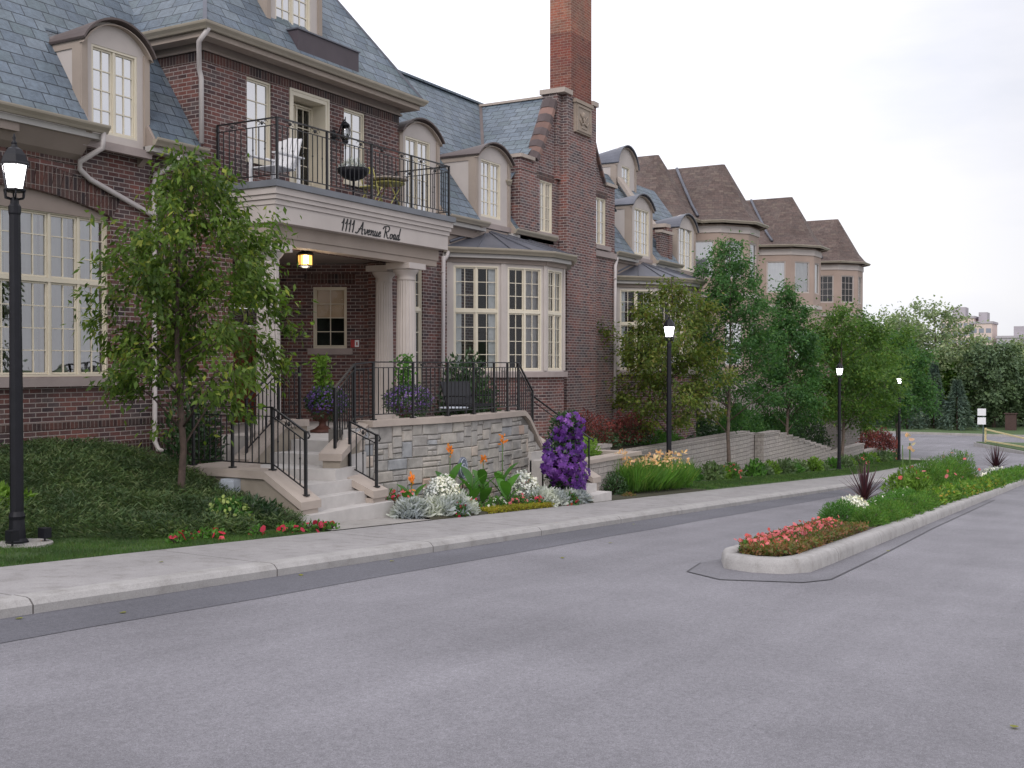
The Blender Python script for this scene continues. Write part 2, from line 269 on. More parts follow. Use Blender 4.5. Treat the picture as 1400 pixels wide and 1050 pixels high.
# ------------------------------------------------------------------ geometry helpers
UP=Vector((0,0,1))
class MB:
    def __init__(s): s.v=[]; s.f=[]; s.m=[]; s.cur=0; s.sm=[]
    def add(s,vs,fs,smooth=False):
        o=len(s.v); s.v+= [tuple(p) for p in vs]
        for f in fs: s.f.append(tuple(o+i for i in f)); s.m.append(s.cur); s.sm.append(smooth)
    def hexa(s,p,smooth=False):   # 8 points, bottom 4 ccw then top 4
        s.add(p,[(3,2,1,0),(4,5,6,7),(0,1,5,4),(1,2,6,5),(2,3,7,6),(3,0,4,7)],smooth)
    def box(s,x0,x1,y0,y1,z0,z1):
        s.hexa([(x0,y0,z0),(x1,y0,z0),(x1,y1,z0),(x0,y1,z0),(x0,y0,z1),(x1,y0,z1),(x1,y1,z1),(x0,y1,z1)])
    def obox(s,F,a0,a1,b0,b1,z0,z1):
        P=F.p; s.hexa([P(a0,b1,z0),P(a1,b1,z0),P(a1,b0,z0),P(a0,b0,z0),P(a0,b1,z1),P(a1,b1,z1),P(a1,b0,z1),P(a0,b0,z1)])
    def prism(s,prof,A,B):    # prof list of 3D points at end A, same list at end B
        n=len(prof); va=[Vector(A)+Vector(p) for p in prof]; vb=[Vector(B)+Vector(p) for p in prof]
        s.add(va+vb,[tuple(range(n))[::-1],tuple(range(n,2*n))]+[(i,(i+1)%n,n+(i+1)%n,n+i) for i in range(n)])
    def poly(s,pts,z0,z1):    # vertical prism of a plan polygon
        n=len(pts); s.add([(x,y,z0) for x,y in pts]+[(x,y,z1) for x,y in pts],[tuple(range(n))[::-1],tuple(range(n,2*n))]+[(i,(i+1)%n,n+(i+1)%n,n+i) for i in range(n)])
    def tube(s,path,r,n=6,cap=True,smooth=True):
        path=[Vector(p) for p in path]; rs=r if isinstance(r,(list,tuple)) else [r]*len(path)
        vs=[];fs=[];u=None
        for i,p in enumerate(path):
            t=(path[min(i+1,len(path)-1)]-path[max(i-1,0)])
            if t.length<1e-9:t=Vector((0,0,1))
            t.normalize()
            if u is None:
                u=t.orthogonal().normalized()
            u=(u-t*u.dot(t)); 
            if u.length<1e-6:u=t.orthogonal()
            u.normalize(); w=t.cross(u)
            for k in range(n):
                a=2*PI*k/n+PI/n; vs.append(p+(u*math.cos(a)+w*math.sin(a))*rs[i])
        for i in range(len(path)-1):
            for k in range(n): fs.append((i*n+k,i*n+(k+1)%n,(i+1)*n+(k+1)%n,(i+1)*n+k))
        if cap: fs.append(tuple(range(n))[::-1]); fs.append(tuple((len(path)-1)*n+k for k in range(n)))
        s.add(vs,fs,smooth)
    def bar(s,A,B,w=.02,h=None):  # square bar
        A=Vector(A);B=Vector(B);t=(B-A).normalized(); h=h or w
        sd=UP.cross(t)
        if sd.length<1e-4: sd=Vector((1,0,0))
        sd.normalize(); up=t.cross(sd); a=sd*w/2; b=up*h/2
        s.hexa([A-a-b,A+a-b,A+a+b,A-a+b,B-a-b,B+a-b,B+a+b,B-a+b])
    def lathe(s,c,prof,n=20,flute=0,smooth=True,sx=1,sy=1):
        vs=[];fs=[];m=len(prof)
        for r,z in prof:
            for k in range(n):
                a=2*PI*k/n; rr=r*(1-(flute if k%2 else 0)); vs.append((c[0]+rr*sx*math.cos(a),c[1]+rr*sy*math.sin(a),c[2]+z))
        for i in range(m-1):
            for k in range(n): fs.append((i*n+k,i*n+(k+1)%n,(i+1)*n+(k+1)%n,(i+1)*n+k))
        fs.append(tuple(range(n))[::-1]); fs.append(tuple((m-1)*n+k for k in range(n)))
        s.add(vs,fs,smooth)
    def blob(s,c,r,seg=10,rings=6,jit=0,rng=None):
        vs=[];fs=[]
        for i in range(rings+1):
            th=PI*i/rings
            for k in range(seg):
                a=2*PI*k/seg; j=1+(rng.uniform(-jit,jit) if rng else 0)
                vs.append((c[0]+r[0]*math.sin(th)*math.cos(a)*j,c[1]+r[1]*math.sin(th)*math.sin(a)*j,c[2]-r[2]*math.cos(th)*j))
        for i in range(rings):
            for k in range(seg): fs.append((i*seg+k,i*seg+(k+1)%seg,(i+1)*seg+(k+1)%seg,(i+1)*seg+k))
        s.add(vs,fs,True)
    def build(s,name,mat,parent=None,uv=True):
        me=bpy.data.meshes.new(name)
        org=Vector(parent['_org']) if parent is not None else Vector((0,0,0))
        V=np.array(s.v,dtype=np.float64).reshape(-1,3)
        me.from_pydata([tuple(p) for p in (V-np.array(org))],[],s.f)
        mats=mat if isinstance(mat,(list,tuple)) else [mat]
        for m in mats: me.materials.append(MAT[m])
        me.polygons.foreach_set('material_index',s.m if len(mats)>1 else [0]*len(s.m))
        me.polygons.foreach_set('use_smooth',s.sm)
        if uv:
            ul=me.uv_layers.new(name='UVMap'); buf=np.zeros((len(me.loops),2)); me.update()
            for p in me.polygons:
                n=p.normal
                if abs(n.z)>.999: t=Vector((1,0,0)); w=Vector((0,1,0))
                else:
                    t=Vector((-n.y,n.x,0)).normalized(); w=n.cross(t)
                for li in p.loop_indices:
                    q=V[me.loops[li].vertex_index]; buf[li,0]=q[0]*t.x+q[1]*t.y; buf[li,1]=q[0]*w.x+q[1]*w.y+q[2]*w.z
            ul.data.foreach_set('uv',buf.ravel())
        me.update()
        o=bpy.data.objects.new(name,me); C.objects.link(o)
        if parent is not None: o.parent=parent
        o['_org']=tuple(org)
        return o
def thing(name,label,cat,loc=(0,0,0),group=None):
    o=bpy.data.objects.new(name,None); C.objects.link(o); o.location=loc; o['_org']=tuple(loc)
    o['label']=label; o['category']=cat
    if group:o['group']=group
    return o
def tag(o,label,cat,group=None):
    o['label']=label;o['category']=cat
    if group:o['group']=group
    return o
def rebase(o):   # put a single-mesh thing's origin at its own base
    me=o.data; V=np.zeros(len(me.vertices)*3); me.vertices.foreach_get('co',V); V=V.reshape(-1,3)
    c=V.mean(0); c[2]=V[:,2].min(); V-=c; me.vertices.foreach_set('co',V.ravel()); me.update(); o.location=tuple(c); return o
def structure(o): o['kind']='structure'; return o
def copy_tree(o,parent=None):
    c=o.copy(); C.objects.link(c); c.parent=parent
    for ch in list(o.children): copy_tree(ch,c)
    return c
class Fr:      # a wall frame: origin, tangent along the wall, outward normal
    def __init__(s,o,t):
        s.o=Vector((o[0],o[1])); t=Vector(t).normalized(); s.t=t; s.n=Vector((t.y,-t.x))
    def p(s,a,b,z): q=s.o+s.t*a+s.n*b; return (q.x,q.y,z)
def F_(A,B): A=Vector(A);B=Vector(B); f=Fr(A,B-A); f.L=(B-A).length; return f
STREET=lambda x,y: Fr((x,y),(1,0))     # facade facing the street (-Y)
def wall(mb,F,L,z0,z1,holes=(),reveal=.15,a0=0,th=.25,z0b=None):
    """front skin of a wall with rectangular openings, their reveals, and end faces"""
    xs=sorted({a0,L}|{h[0] for h in holes}|{h[1] for h in holes}); zs=sorted({z0,z1}|{h[2] for h in holes}|{h[3] for h in holes})
    P=F.p
    for i in range(len(xs)-1):
        for j in range(len(zs)-1):
            cx=(xs[i]+xs[i+1])/2; cz=(zs[j]+zs[j+1])/2
            if any(h[0]<cx<h[1] and h[2]<cz<h[3] for h in holes): continue
            mb.add([P(xs[i],0,zs[j]),P(xs[i+1],0,zs[j]),P(xs[i+1],0,zs[j+1]),P(xs[i],0,zs[j+1])],[(0,1,2,3)])
    for h in holes:
        a,b,c,d=h[:4]; r=-reveal
        mb.add([P(a,0,c),P(a,0,d),P(a,r,d),P(a,r,c)],[(0,1,2,3)]); mb.add([P(b,0,c),P(b,r,c),P(b,r,d),P(b,0,d)],[(0,1,2,3)])
        mb.add([P(a,0,d),P(b,0,d),P(b,r,d),P(a,r,d)],[(0,1,2,3)]); mb.add([P(a,0,c),P(a,r,c),P(b,r,c),P(b,0,c)],[(0,1,2,3)])
    mb.add([P(a0,0,z0),P(a0,0,z1),P(a0,-th,z1),P(a0,-th,z0)],[(0,1,2,3)]); mb.add([P(L,0,z0),P(L,-th,z0),P(L,-th,z1),P(L,0,z1)],[(0,1,2,3)])
def window(parent,F,a0,a1,z0,z1,nc=2,cols=2,rows=4,transom=None,rup=3,back=.1,glass='glass_sky',curtain=None,depth=.6,label=None,name='window',flat=False,frame='trim_cream',blind=None):
    """casement window: outer frame, sashes, glazing bars; glass, dark backing box and curtain are its own pieces"""
    m=MB(); W=a1-a0; fb=.038; mw=.045; P=F.p
    def rect(x0,x1,y0,y1,w,b0,b1):
        m.obox(F,x0,x1,b0,b1,y0,y0+w); m.obox(F,x0,x1,b0,b1,y1-w,y1); m.obox(F,x0,x0+w,b0+.001,b1-.001,y0+w,y1-w); m.obox(F,x1-w,x1,b0+.001,b1-.001,y0+w,y1-w)
    rect(a0,a1,z0,z1,fb,-back-.08,-back+.02)
    bands=[(z0+fb,z1-fb,rows)]
    if transom: 
        m.obox(F,a0+fb,a1-fb,-back-.07,-back+.015,transom-.035,transom+.035); bands=[(z0+fb,transom-.035,rows),(transom+.035,z1-fb,rup)]
    cw=(W-2*fb-(nc-1)*mw)/nc; g=MB()
    for k in range(nc):
        x0=a0+fb+k*(cw+mw); x1=x0+cw
        if k<nc-1: m.obox(F,x1,x1+mw,-back-.07,-back+.01,z0+fb,z1-fb)
        for (y0,y1,rw) in bands:
            s=.03; rect(x0+.004,x1-.004,y0+.004,y1-.004,s,-back-.055,-back-.012)
            gx0,gx1,gy0,gy1=x0+s,x1-s,y0+s,y1-s
            for c in range(1,cols): xx=gx0+(gx1-gx0)*c/cols; m.obox(F,xx-.009,xx+.009,-back-.045,-back-.018,gy0,gy1)
            for r in range(1,rw): yy=gy0+(gy1-gy0)*r/rw; m.obox(F,gx0,gx1,-back-.044,-back-.019,yy-.009,yy+.009)
            b=-back-.036
            g.add([P(gx0,b,gy0),P(gx1,b,gy0),P(gx1,b,gy1),P(gx0,b,gy1)],[(0,1,2,3)])
    par=parent if not flat else flat
    w=m.build(name,frame,parent)
    if label:w['label']=label
    sub=w if not flat else parent
    if glass=='glass_sky':
        pass
    gl=g.build('glass',glass,sub)
    if glass!='glass_sky' :
        r=MB(); bb=-back-.1; d=bb-depth
        r.add([P(a0,d,z0),P(a1,d,z0),P(a1,d,z1),P(a0,d,z1)],[(0,1,2,3)])
        for q in ([P(a0,bb,z0),P(a0,bb,z1),P(a0,d,z1),P(a0,d,z0)],[P(a1,bb,z0),P(a1,d,z0),P(a1,d,z1),P(a1,bb,z1)],[P(a0,bb,z1),P(a1,bb,z1),P(a1,d,z1),P(a0,d,z1)],[P(a0,bb,z0),P(a0,d,z0),P(a1,d,z0),P(a1,bb,z0)]): r.add(q,[(0,1,2,3)])
        r.build('dark_backing_box','unlit_backing',sub)  # box added behind the glass, coloured near-black so the opening stays dark
        if curtain:
            mat,spans=curtain; c=MB()
            for (u0,u1) in spans:
                x0=a0+u0*W; x1=a0+u1*W; n=max(8,int((x1-x0)/.035)); pts=[]
                for i in range(n+1):
                    x=x0+(x1-x0)*i/n; b=-back-.11+.02*math.sin(i*1.1+u0*9)+.012*math.sin(i*2.7)
                    pts.append((x,b))
                vs=[P(x,b,z0+.01) for x,b in pts]+[P(x,b,z1-.01) for x,b in pts]
                c.add(vs,[(i,i+1,n+2+i,n+1+i) for i in range(n)],True)
            c.build('curtain',mat,sub)
        if blind:
            mat,zb=blind; c=MB(); c.add([P(a0,-back-.14,zb),P(a1,-back-.14,zb),P(a1,-back-.14,z1),P(a0,-back-.14,z1)],[(0,1,2,3)]); c.build('blind',mat,sub)
    return w
def gutter(parent,pts,z,h=.13,w=.13,closed=False,fascia=True,mat='gutter_paint',name='gutter'):
    """ogee gutter along a plan polyline; outward is to the right of travel"""
    m=MB(); prof=[(0,-h),(w*.45,-h),(w*.62,-h*.72),(w*.95,-h*.35),(w,-.02),(w,0),(w-.02,0),(w-.03,-.03),(0,-.03)]
    n=len(pts)
    def offs(i):
        P=[Vector(p) for p in pts]; d=[]
        if i>0: t=(P[i]-P[i-1]).normalized(); d.append(Vector((t.y,-t.x)))
        if i<n-1: t=(P[i+1]-P[i]).normalized(); d.append(Vector((t.y,-t.x)))
        if len(d)==1: return d[0]
        b=(d[0]+d[1]); b.normalize(); return b/max(.3,b.dot(d[0]))
    def sweep(mm,pr,zz):
        vs=[]
        for i in range(n):
            o=offs(i)
            for a,c in pr: vs.append((pts[i][0]+o.x*a,pts[i][1]+o.y*a,zz+c))
        k=len(pr); fs=[]
        for i in range(n-1):
            for j in range(k): fs.append((i*k+j,i*k+(j+1)%k,(i+1)*k+(j+1)%k,(i+1)*k+j))
        fs.append(tuple(range(k))[::-1]); fs.append(tuple((n-1)*k+j for j in range(k)))
        mm.add(vs,fs)
    sweep(m,prof,z); g=m.build(name,mat,parent)
    if fascia:
        f=MB(); sweep(f,[(-.28,-h-.1),(-.02,-h-.1),(-.02,-h-.003),(-.28,-h-.003)],z); f.build('fascia','gutter_white' if fascia=='w' else 'stucco',parent)
    return g
def pipe(parent,pts,r=.045,brackets=(),n=10,mat='pipe_paint'):
    m=MB(); m.tube(pts,r,n)
    for b in brackets: m.tube([(b[0],b[1],b[2]-.015),(b[0],b[1],b[2]+.015)],r*1.25,n)
    return m.build('downspout',mat,parent)
def arch_pts(xa,xb,zs,rise,n=14):
    w=(xb-xa)/2; R=(w*w+rise*rise)/(2*rise); cx=(xa+xb)/2; cz=zs+rise-R; th=math.asin(min(1,w/R)); 
    if rise>w: R=w; cz=zs+rise-w
    out=[]
    if rise<=w:
        for i in range(n+1):
            a=-th+2*th*i/n; out.append((cx+R*math.sin(a),cz+R*math.cos(a)))
    else:
        for i in range(n+1):
            a=-PI/2+PI*i/n; out.append((cx+w*math.sin(a),cz+w*math.cos(a)))
    return out
def dormer(parent,x0,x1,yf,yb,z0,zs,rise,wx0,wx1,wz0,wz1,rows=4,cols=2,nc=2,roofmat='copper_dark',zside=None,sill=True,arched=False,label=None,over=.075,bk=.25):
    """a street-facing dormer with an arched roof, recessed cheek panels and one casement window"""
    m=MB(); F=STREET(0,yf); top=arch_pts(x0,x1,zs,rise); t=.14
    # front skin around the window opening
    m.box(x0,wx0,yf,yf+t,z0,zs); m.box(wx1,x1,yf,yf+t,z0,zs); m.box(wx0,wx1,yf,yf+t,z0,wz0)
    if wz1<zs: m.box(wx0,wx1,yf,yf+t,wz1,zs)
    base=[(x0,zs)]+[(x1,zs)]
    pts=[(x,z) for x,z in top]
    zz=zs if wz1<=zs else zs
    m.prism([(x,0,z) for x,z in pts[::-1]],(0,yf,0),(0,yf+t,0))
    # cheeks
    zb=zside if zside else z0
    m.box(x0,x0+.1,yf+t,yb,z0,zs); m.box(x1-.1,x1,yf+t,yb,z0,zs)
    d=m.build('dormer','stucco_light' if roofmat!='x' else 'stucco',parent)
    if label:d['label']=label
    # raised edge boards and cheek panel frame
    e=MB()
    e.box(x0-.02,x0+.1,yf-.035,yf-.003,z0,zs-.0); e.build('trim','stucco',d); e=MB(); e.box(x1-.1,x1+.02,yf-.035,yf-.003,z0,zs)
    e.build('trim','stucco',d)
    for xx,s in ((x0,-1),(x1,1)):
        e=MB()
        a,b=(xx-.022,xx-.003) if s<0 else (xx+.003,xx+.022)
        e.box(a,b,yf-.002,yf+.2,z0,zs-.002); e.box(a,b,yf+.2,yb,zs-.16,zs-.002); e.build('cheek_trim','stucco',d)
    r=MB(); o=over
    outer=arch_pts(x0-o,x1+o,zs-.015,rise+.05,16); inner=arch_pts(x0-o+.02,x1+o-.02,zs-.045,rise+.045,16)
    n=len(outer); y0=yf-.16; y1=yb; ob=[(x,zs+.02+(z-zs)*bk) for x,z in outer]; ib=[(x,zs-.03+(z-zs)*bk) for x,z in inner]
    vs=[(x,y0,z) for x,z in outer]+[(x,y0,z) for x,z in inner]+[(x,y1,z) for x,z in ob]+[(x,y1,z) for x,z in ib]
    fs=[]
    for i in range(n-1):
        fs.append((i,n+i,n+i+1,i+1)); fs.append((i,i+1,2*n+i+1,2*n+i)); fs.append((n+i,3*n+i,3*n+i+1,n+i+1))
    fs.append((0,2*n,3*n,n)); fs.append((n-1,2*n-1,4*n-1,3*n-1))
    r.add(vs,fs,False); r.build('dormer_roof',roofmat,d)
    c=MB(); out2=arch_pts(x0-o+.03,x1+o-.03,zs-.1,rise+.03,16); inn2=arch_pts(x0+.02,x1-.02,zs-.06,rise-.02,16)
    vs=[(x,yf-.11,z) for x,z in out2]+[(x,yf-.11,z) for x,z in inn2]+[(x,yf,z) for x,z in out2]+[(x,yf,z) for x,z in inn2]
    fs=[]
    for i in range(n-1): fs.append((i,n+i,n+i+1,i+1)); fs.append((n+i,3*n+i,3*n+i+1,n+i+1)); fs.append((i,i+1,2*n+i+1,2*n+i))
    c.add(vs,fs); c.build('cornice','stucco',d)
    window(d,F,wx0,wx1,wz0,wz1,nc,cols,rows,back=.03,flat=True)
    if sill: s=MB(); s.box(x0-.03,x1+.03,yf-.07,yf+.05,z0-.14,z0-.002); s.build('sill','stone_sill',d)
    return d
def roofslab(mb,x0,x1,y0,y1,f,th=.05):
    z0,z1=f(y0),f(y1)
    mb.hexa([(x0,y0,z0-th),(x1,y0,z0-th),(x1,y1,z1-th),(x0,y1,z1-th),(x0,y0,z0),(x1,y0,z0),(x1,y1,z1),(x0,y1,z1)])
# ------------------------------------------------------------------ leaves (numpy)
def leafmesh(name,Cn,D,Nn,Ln,Wd,mat,parent=None,shape=4,matidx=None,fold=.0):
    """one mesh of many leaf faces: centres, long-axis directions, normals, lengths, widths"""
    Cn=np.asarray(Cn,float); n=len(Cn); D=np.asarray(D,float); Nn=np.asarray(Nn,float)
    D=D/(np.linalg.norm(D,axis=1,keepdims=True)+1e-9); S=np.cross(D,Nn); S/= (np.linalg.norm(S,axis=1,keepdims=True)+1e-9)
    Ln=np.broadcast_to(np.asarray(Ln,float),(n,))[:,None]; Wd=np.broadcast_to(np.asarray(Wd,float),(n,))[:,None]
    if shape==4: pr=[(0,0),(.42,.5),(1,0),(.42,-.5)]
    elif shape==6: pr=[(0,-.3),(0,.3),(.5,.5),(1,.25),(1,-.25),(.5,-.5)]
    elif shape==3: pr=[(0,.5),(1,0),(0,-.5)]
    else: pr=[(0,0),(.25,.42),(.6,.5),(1,0),(.6,-.5),(.25,-.42)]
    k=len(pr); V=np.zeros((n,k,3)); NN=np.cross(S,D)
    for i,(a,b) in enumerate(pr): V[:,i]=Cn+D*Ln*a+S*Wd*b-NN*(Ln*(.18*a*a))+NN*Wd*fold*abs(b)
    org=np.array(parent['_org']) if parent is not None else np.zeros(3)
    V=(V-org).reshape(-1,3)
    me=bpy.data.meshes.new(name); me.vertices.add(n*k); me.vertices.foreach_set('co',V.ravel())
    me.loops.add(n*k); me.loops.foreach_set('vertex_index',np.arange(n*k,dtype=np.int32))
    me.polygons.add(n); me.polygons.foreach_set('loop_start',np.arange(0,n*k,k,dtype=np.int32)); me.polygons.foreach_set('loop_total',np.full(n,k,dtype=np.int32))
    mats=mat if isinstance(mat,(list,tuple)) else [mat]
    for m in mats: me.materials.append(MAT[m])
    if matidx is not None: me.polygons.foreach_set('material_index',np.asarray(matidx,dtype=np.int32))
    me.update(calc_edges=True); me.validate()
    o=bpy.data.objects.new(name,me); C.objects.link(o)
    if parent is not None:o.parent=parent
    o['_org']=tuple(org); return o
def rdir(rs,n,bias=(0,0,0),k=1.0):
    v=rs.normal(size=(n,3))*k+np.array(bias); return v/(np.linalg.norm(v,axis=1,keepdims=True)+1e-9)
def tree(name,label,cat,x,y,z,h,cb,rad,nleaf,ll,lw,mat,seed,trunk_r=.07,group=None,shape='egg',nb=30,droop=.25,spread=.16,bark='bark',lean=0,skirt=1.0,sx=1.0,crownmat2=None,clump_=0,jit=.16,twigs=4,shift=(0,0)):
    rs=np.random.RandomState(seed); T=thing(name,label,cat,(x,y,z),group); tm=MB()
    H=z+h; pts=[];r=[]
    for i in range(12):
        f=i/11; pts.append((x+lean*f*h+.05*math.sin(seed+f*7)*h/6*(f>.1),y+.04*math.cos(seed*2+f*6)*h/6*(f>.1),z-.15+f*(h*.93+.15))); r.append(trunk_r*(1-f*.86)*(1.35 if i==0 else 1))
    tm.tube(pts,r,8)
    P=np.array(pts)
    def trunk(f): i=f*11; a=int(min(10,i)); return P[a]+(P[a+1]-P[a])*(i-a)
    cz=cb-z
    tips=[]; ends=[]
    for b in range(nb):
        u=(b+.5)/nb; hz=u**.9
        tz=cz*.9+(h-cz)*hz*.93
        if shape=='egg': pr=math.sin(PI*min(1,(.16+.84*hz))**.85)**.7*(1 if hz<.5 else 1-.35*(hz-.5))
        elif shape=='pear': pr=(.8+.2*math.sin(PI*min(1,hz/.45))) if hz<.5 else max(.14,1-1.6*(hz-.5))
        elif shape=='cone': pr=(1-hz)**.75*.95+.1
        else: pr=math.sin(PI*(.1+.85*hz))**.6
        pr=max(.12,pr)*rad*rs.uniform(1-jit*1.75,1+jit)
        az=b*2.399+rs.uniform(-.5,.5)
        up=rs.uniform(.25,.75)*pr+.0
        base=trunk(min(.97,max(.02,(tz-up*.8)/ (h*.93))))
        e=np.array([trunk(min(.99,tz/(h*.93)))[0]+math.cos(az)*pr*sx,trunk(min(.99,tz/(h*.93)))[1]+math.sin(az)*pr,z+tz+up*.35])
        e[0]+=shift[0]*(1-.3*hz); e[1]+=shift[1]*(1-.3*hz); mid=(base+e)/2+np.array([0,0,.08*pr]); 
        br=trunk_r*.34*(1-hz*.6)
        tm.tube([base,mid,e],[br,br*.6,br*.15],5)
        segs=[(base*.55+mid*.45,mid,.5),(mid,e,1.5)]
        for s in range(twigs):
            f=rs.uniform(.35,.95); q=mid*(1-f)+e*f if rs.rand()<.7 else base*(1-f)+mid*f
            d=rdir(rs,1,(math.cos(az)*.6,math.sin(az)*.6,.15))[0]; L=pr*rs.uniform(.3,.55)
            ee=q+d*L; tm.tube([q,ee],[br*.3,br*.08],4); segs.append((q,ee,1.0+clump_))
        ends+=segs
    w=np.array([s[2]*np.linalg.norm(s[1]-s[0]) for s in ends]); w/=w.sum()
    # uneven density: a few segments carry few leaves
    w*=rs.uniform(.25,1.6,len(w)) if not clump_ else rs.uniform(.05,1.3,len(w))**1.6; w/=w.sum()
    idx=rs.choice(len(ends),nleaf,p=w); A=np.array([s[0] for s in ends])[idx]; B=np.array([s[1] for s in ends])[idx]
    f=rs.rand(nleaf,1)**(.75 if not clump_ else .4); sc=rad*spread
    Cn=A+(B-A)*f+rs.normal(size=(nleaf,3))*sc*np.array([1,1,.85])*(.4+rs.rand(nleaf,1))
    ax=np.array([x,y]); out=np.zeros((nleaf,3)); out[:,:2]=Cn[:,:2]-ax; out/= (np.linalg.norm(out,axis=1,keepdims=True)+.05)
    D=out*.8+rs.normal(size=(nleaf,3))*.7; D[:,2]-=droop
    Nn=rs.normal(size=(nleaf,3))*.6+np.array([0,0,.8])+out*.4
    tm.build('trunk',bark,T)
    leafmesh('crown',Cn,D,Nn,ll*rs.uniform(.6,1.2,nleaf),lw*rs.uniform(.6,1.25,nleaf),mat,T)
    return T
def clump(parent,name,c,r,n,ll,lw,mat,rs,up=.6,shape=4,shell=.35,dome=True,dirb=None,fold=0):
    """a dome of leaves around c with radii r"""
    v=rs.normal(size=(n,3)); v/=np.linalg.norm(v,axis=1,keepdims=True)
    if dome: v[:,2]=np.abs(v[:,2])
    rad=(1-shell*rs.rand(n,1)**1.2); lump=1+.13*np.sin(v[:,0:1]*7+c[0]*5)*np.cos(v[:,1:2]*6+c[1]*3)
    Cn=np.array(c)+v*rad*lump*np.array(r)
    D=v*.7+rs.normal(size=(n,3))*.45; D[:,2]+=up
    Nn=v+rs.normal(size=(n,3))*.5
    return leafmesh(name,Cn,D,Nn,ll*rs.uniform(.6,1.25,n),lw*rs.uniform(.7,1.2,n),mat,parent,shape,fold=fold)
# ------------------------------------------------------------------ terrain
def gz(x):
    k=[(-40,2.44),(0,0),(48,-2.93),(56,-3.3),(64,-3.62),(72,-3.88),(82,-4.08),(100,-4.2),(400,-4.2)]
    for (a,b),(c,d) in zip(k,k[1:]):
        if x<=c: return b+(d-b)*(x-a)/(c-a)
    return k[-1][1]
def ss(t): t=max(0,min(1,t)); return t*t*(3-2*t)
def sheet(name,xs,ys,f,mat,kind='structure',skirt=0):
    m=MB(); nx,ny=len(xs),len(ys)
    m.add([(x,y,f(x,y)) for y in ys for x in xs],[(j*nx+i,j*nx+i+1,(j+1)*nx+i+1,(j+1)*nx+i) for j in range(ny-1) for i in range(nx-1)],True)
    o=m.build(name,mat); 
    if kind:o['kind']=kind
    return o
def rng_(a,b,s): n=max(1,round((b-a)/s)); return [a+(b-a)*i/n for i in range(n+1)]
XS=rng_(-16,48,2)+rng_(48,110,2)[1:]
sheet('road',XS,rng_(-60,8.2,8)+[14.,30,60],lambda x,y:gz(x)-.14,'asphalt')
sheet('ground',[-400,-40,-16,0,48,72,100.5,200,400,1500],[-1200,-300,-60,60,300,1200],lambda x,y:gz(min(x,400))-.45,'far_grass')
sheet('far_verge',[101,140,250],[-150,-30,30,150],lambda x,y:gz(x)+.03,'far_grass')
m=MB(); m.box(100.6,100.98,-60,60,-4.5,-4.17); structure(m.build('far_kerb','apron_concrete'))
# kerb and sidewalk follow the street then turn the corner
def corner(off):   # plan line at distance off from the kerb face (8.2), turning left round X~66
    pts=[(x,8.2+off) for x in rng_(-12,58,2)]
    R=8.0-off; cx,cy=60.0,8.2+8.0
    for i in range(1,13):
        a=-PI/2+PI/2*i/12; pts.append((cx+R*math.cos(a)*1.0,cy+R*math.sin(a)))
    pts.append((cx+R,30)); return pts
def strip(name,o1,o2,dz1,dz2,mat,th=.3):
    A=corner(o1);B=corner(o2);m=MB();n=len(A)
    vs=[(x,y,gz(x)+dz1) for x,y in A]+[(x,y,gz(x)+dz2) for x,y in B]+[(x,y,gz(x)-th) for x,y in A]+[(x,y,gz(x)-th) for x,y in B]
    fs=[]
    for i in range(n-1): fs+= [(i,i+1,n+i+1,n+i),(2*n+i,2*n+i+1,i+1,i),(n+i,n+i+1,3*n+i+1,3*n+i)]
    m.add(vs,fs); return structure(m.build(name,mat))
def kerbline(name,A,Bf,h,mat):
    pass
A0=corner(-.03); m=MB(); n=len(A0)
rows=[(corner(-.03),-.3),(corner(-.03),-.06),(corner(.015),-.012),(corner(.06),0),(corner(.22),.0),(corner(.22),-.3)]
vs=[];[vs.extend([(x,y,gz(x)+d) for x,y in r]) for r,d in rows]
m.add(vs,[(j*n+i,j*n+i+1,(j+1)*n+i+1,(j+1)*n+i) for j in range(5) for i in range(n-1)]); structure(m.build('kerb','kerb_concrete'))
strip('sidewalk',.225,1.8,-.006,.0,'walk_concrete')
m=MB(); px=rng_(-12,58,2); m.add([(x,7.32+.02*math.sin(x*1.3),gz(x)-.136) for x in px]+[(x,8.18,gz(x)-.136) for x in px],[(i,i+1,len(px)+i+1,len(px)+i) for i in range(len(px)-1)]); structure(m.build('asphalt_strip','asphalt_patch'))
# lawn, planting beds and mound in front of the building
def mound(x,y):
    g=gz(x)-.01
    if x<12.8: return g+(.06-g)*ss((y-11.4+.7*ss((x-9)/2))/3.9)
    return g+.0*y
def lawnf(x,y):
    if y<9.99: return gz(x)-.05
    return mound(x,y)+(.0 if y<10.02 else .01)
sheet('lawn',rng_(-12,12.7,.8),[9.98,10.0,10.6,11.2]+rng_(11.8,15.5,.45),lawnf,'lawn')
sheet('planting_bed',rng_(14.9,28,1),[9.99,10.05,10.8,11.3,12.2,13.2],lambda x,y:gz(x)+(.04 if y>10.02 else -.03),'bed_soil')
sheet('lawn_strip',rng_(28,64,2),[9.99,10.05,11.2,11.9,13.2],lambda x,y:gz(x)+(.02 if y>10.02 else -.03),'lawn')
def up(x): # height of the terrace of soil behind the retaining walls
    k=[(22.3,-.62),(28,-.85),(41,-1.1),(44,-1.2),(52,-2.3),(61,-2.95),(66,-3.4),(70,-3.9)]
    for (a,b),(c,d) in zip(k,k[1:]):
        if x<=c: return b+(d-b)*max(0,(x-a))/(c-a)
    return k[-1][1]
sheet('upper_bed',rng_(22.4,28,1.4)+rng_(28,68,2)[1:],[13.15,14,15.2,20,40],lambda x,y:up(x),'bed_soil')
sheet('middle_bed',rng_(22.4,28,1.4),[11.05,12,13.2],lambda x,y:up(x)+.0,'bed_soil')
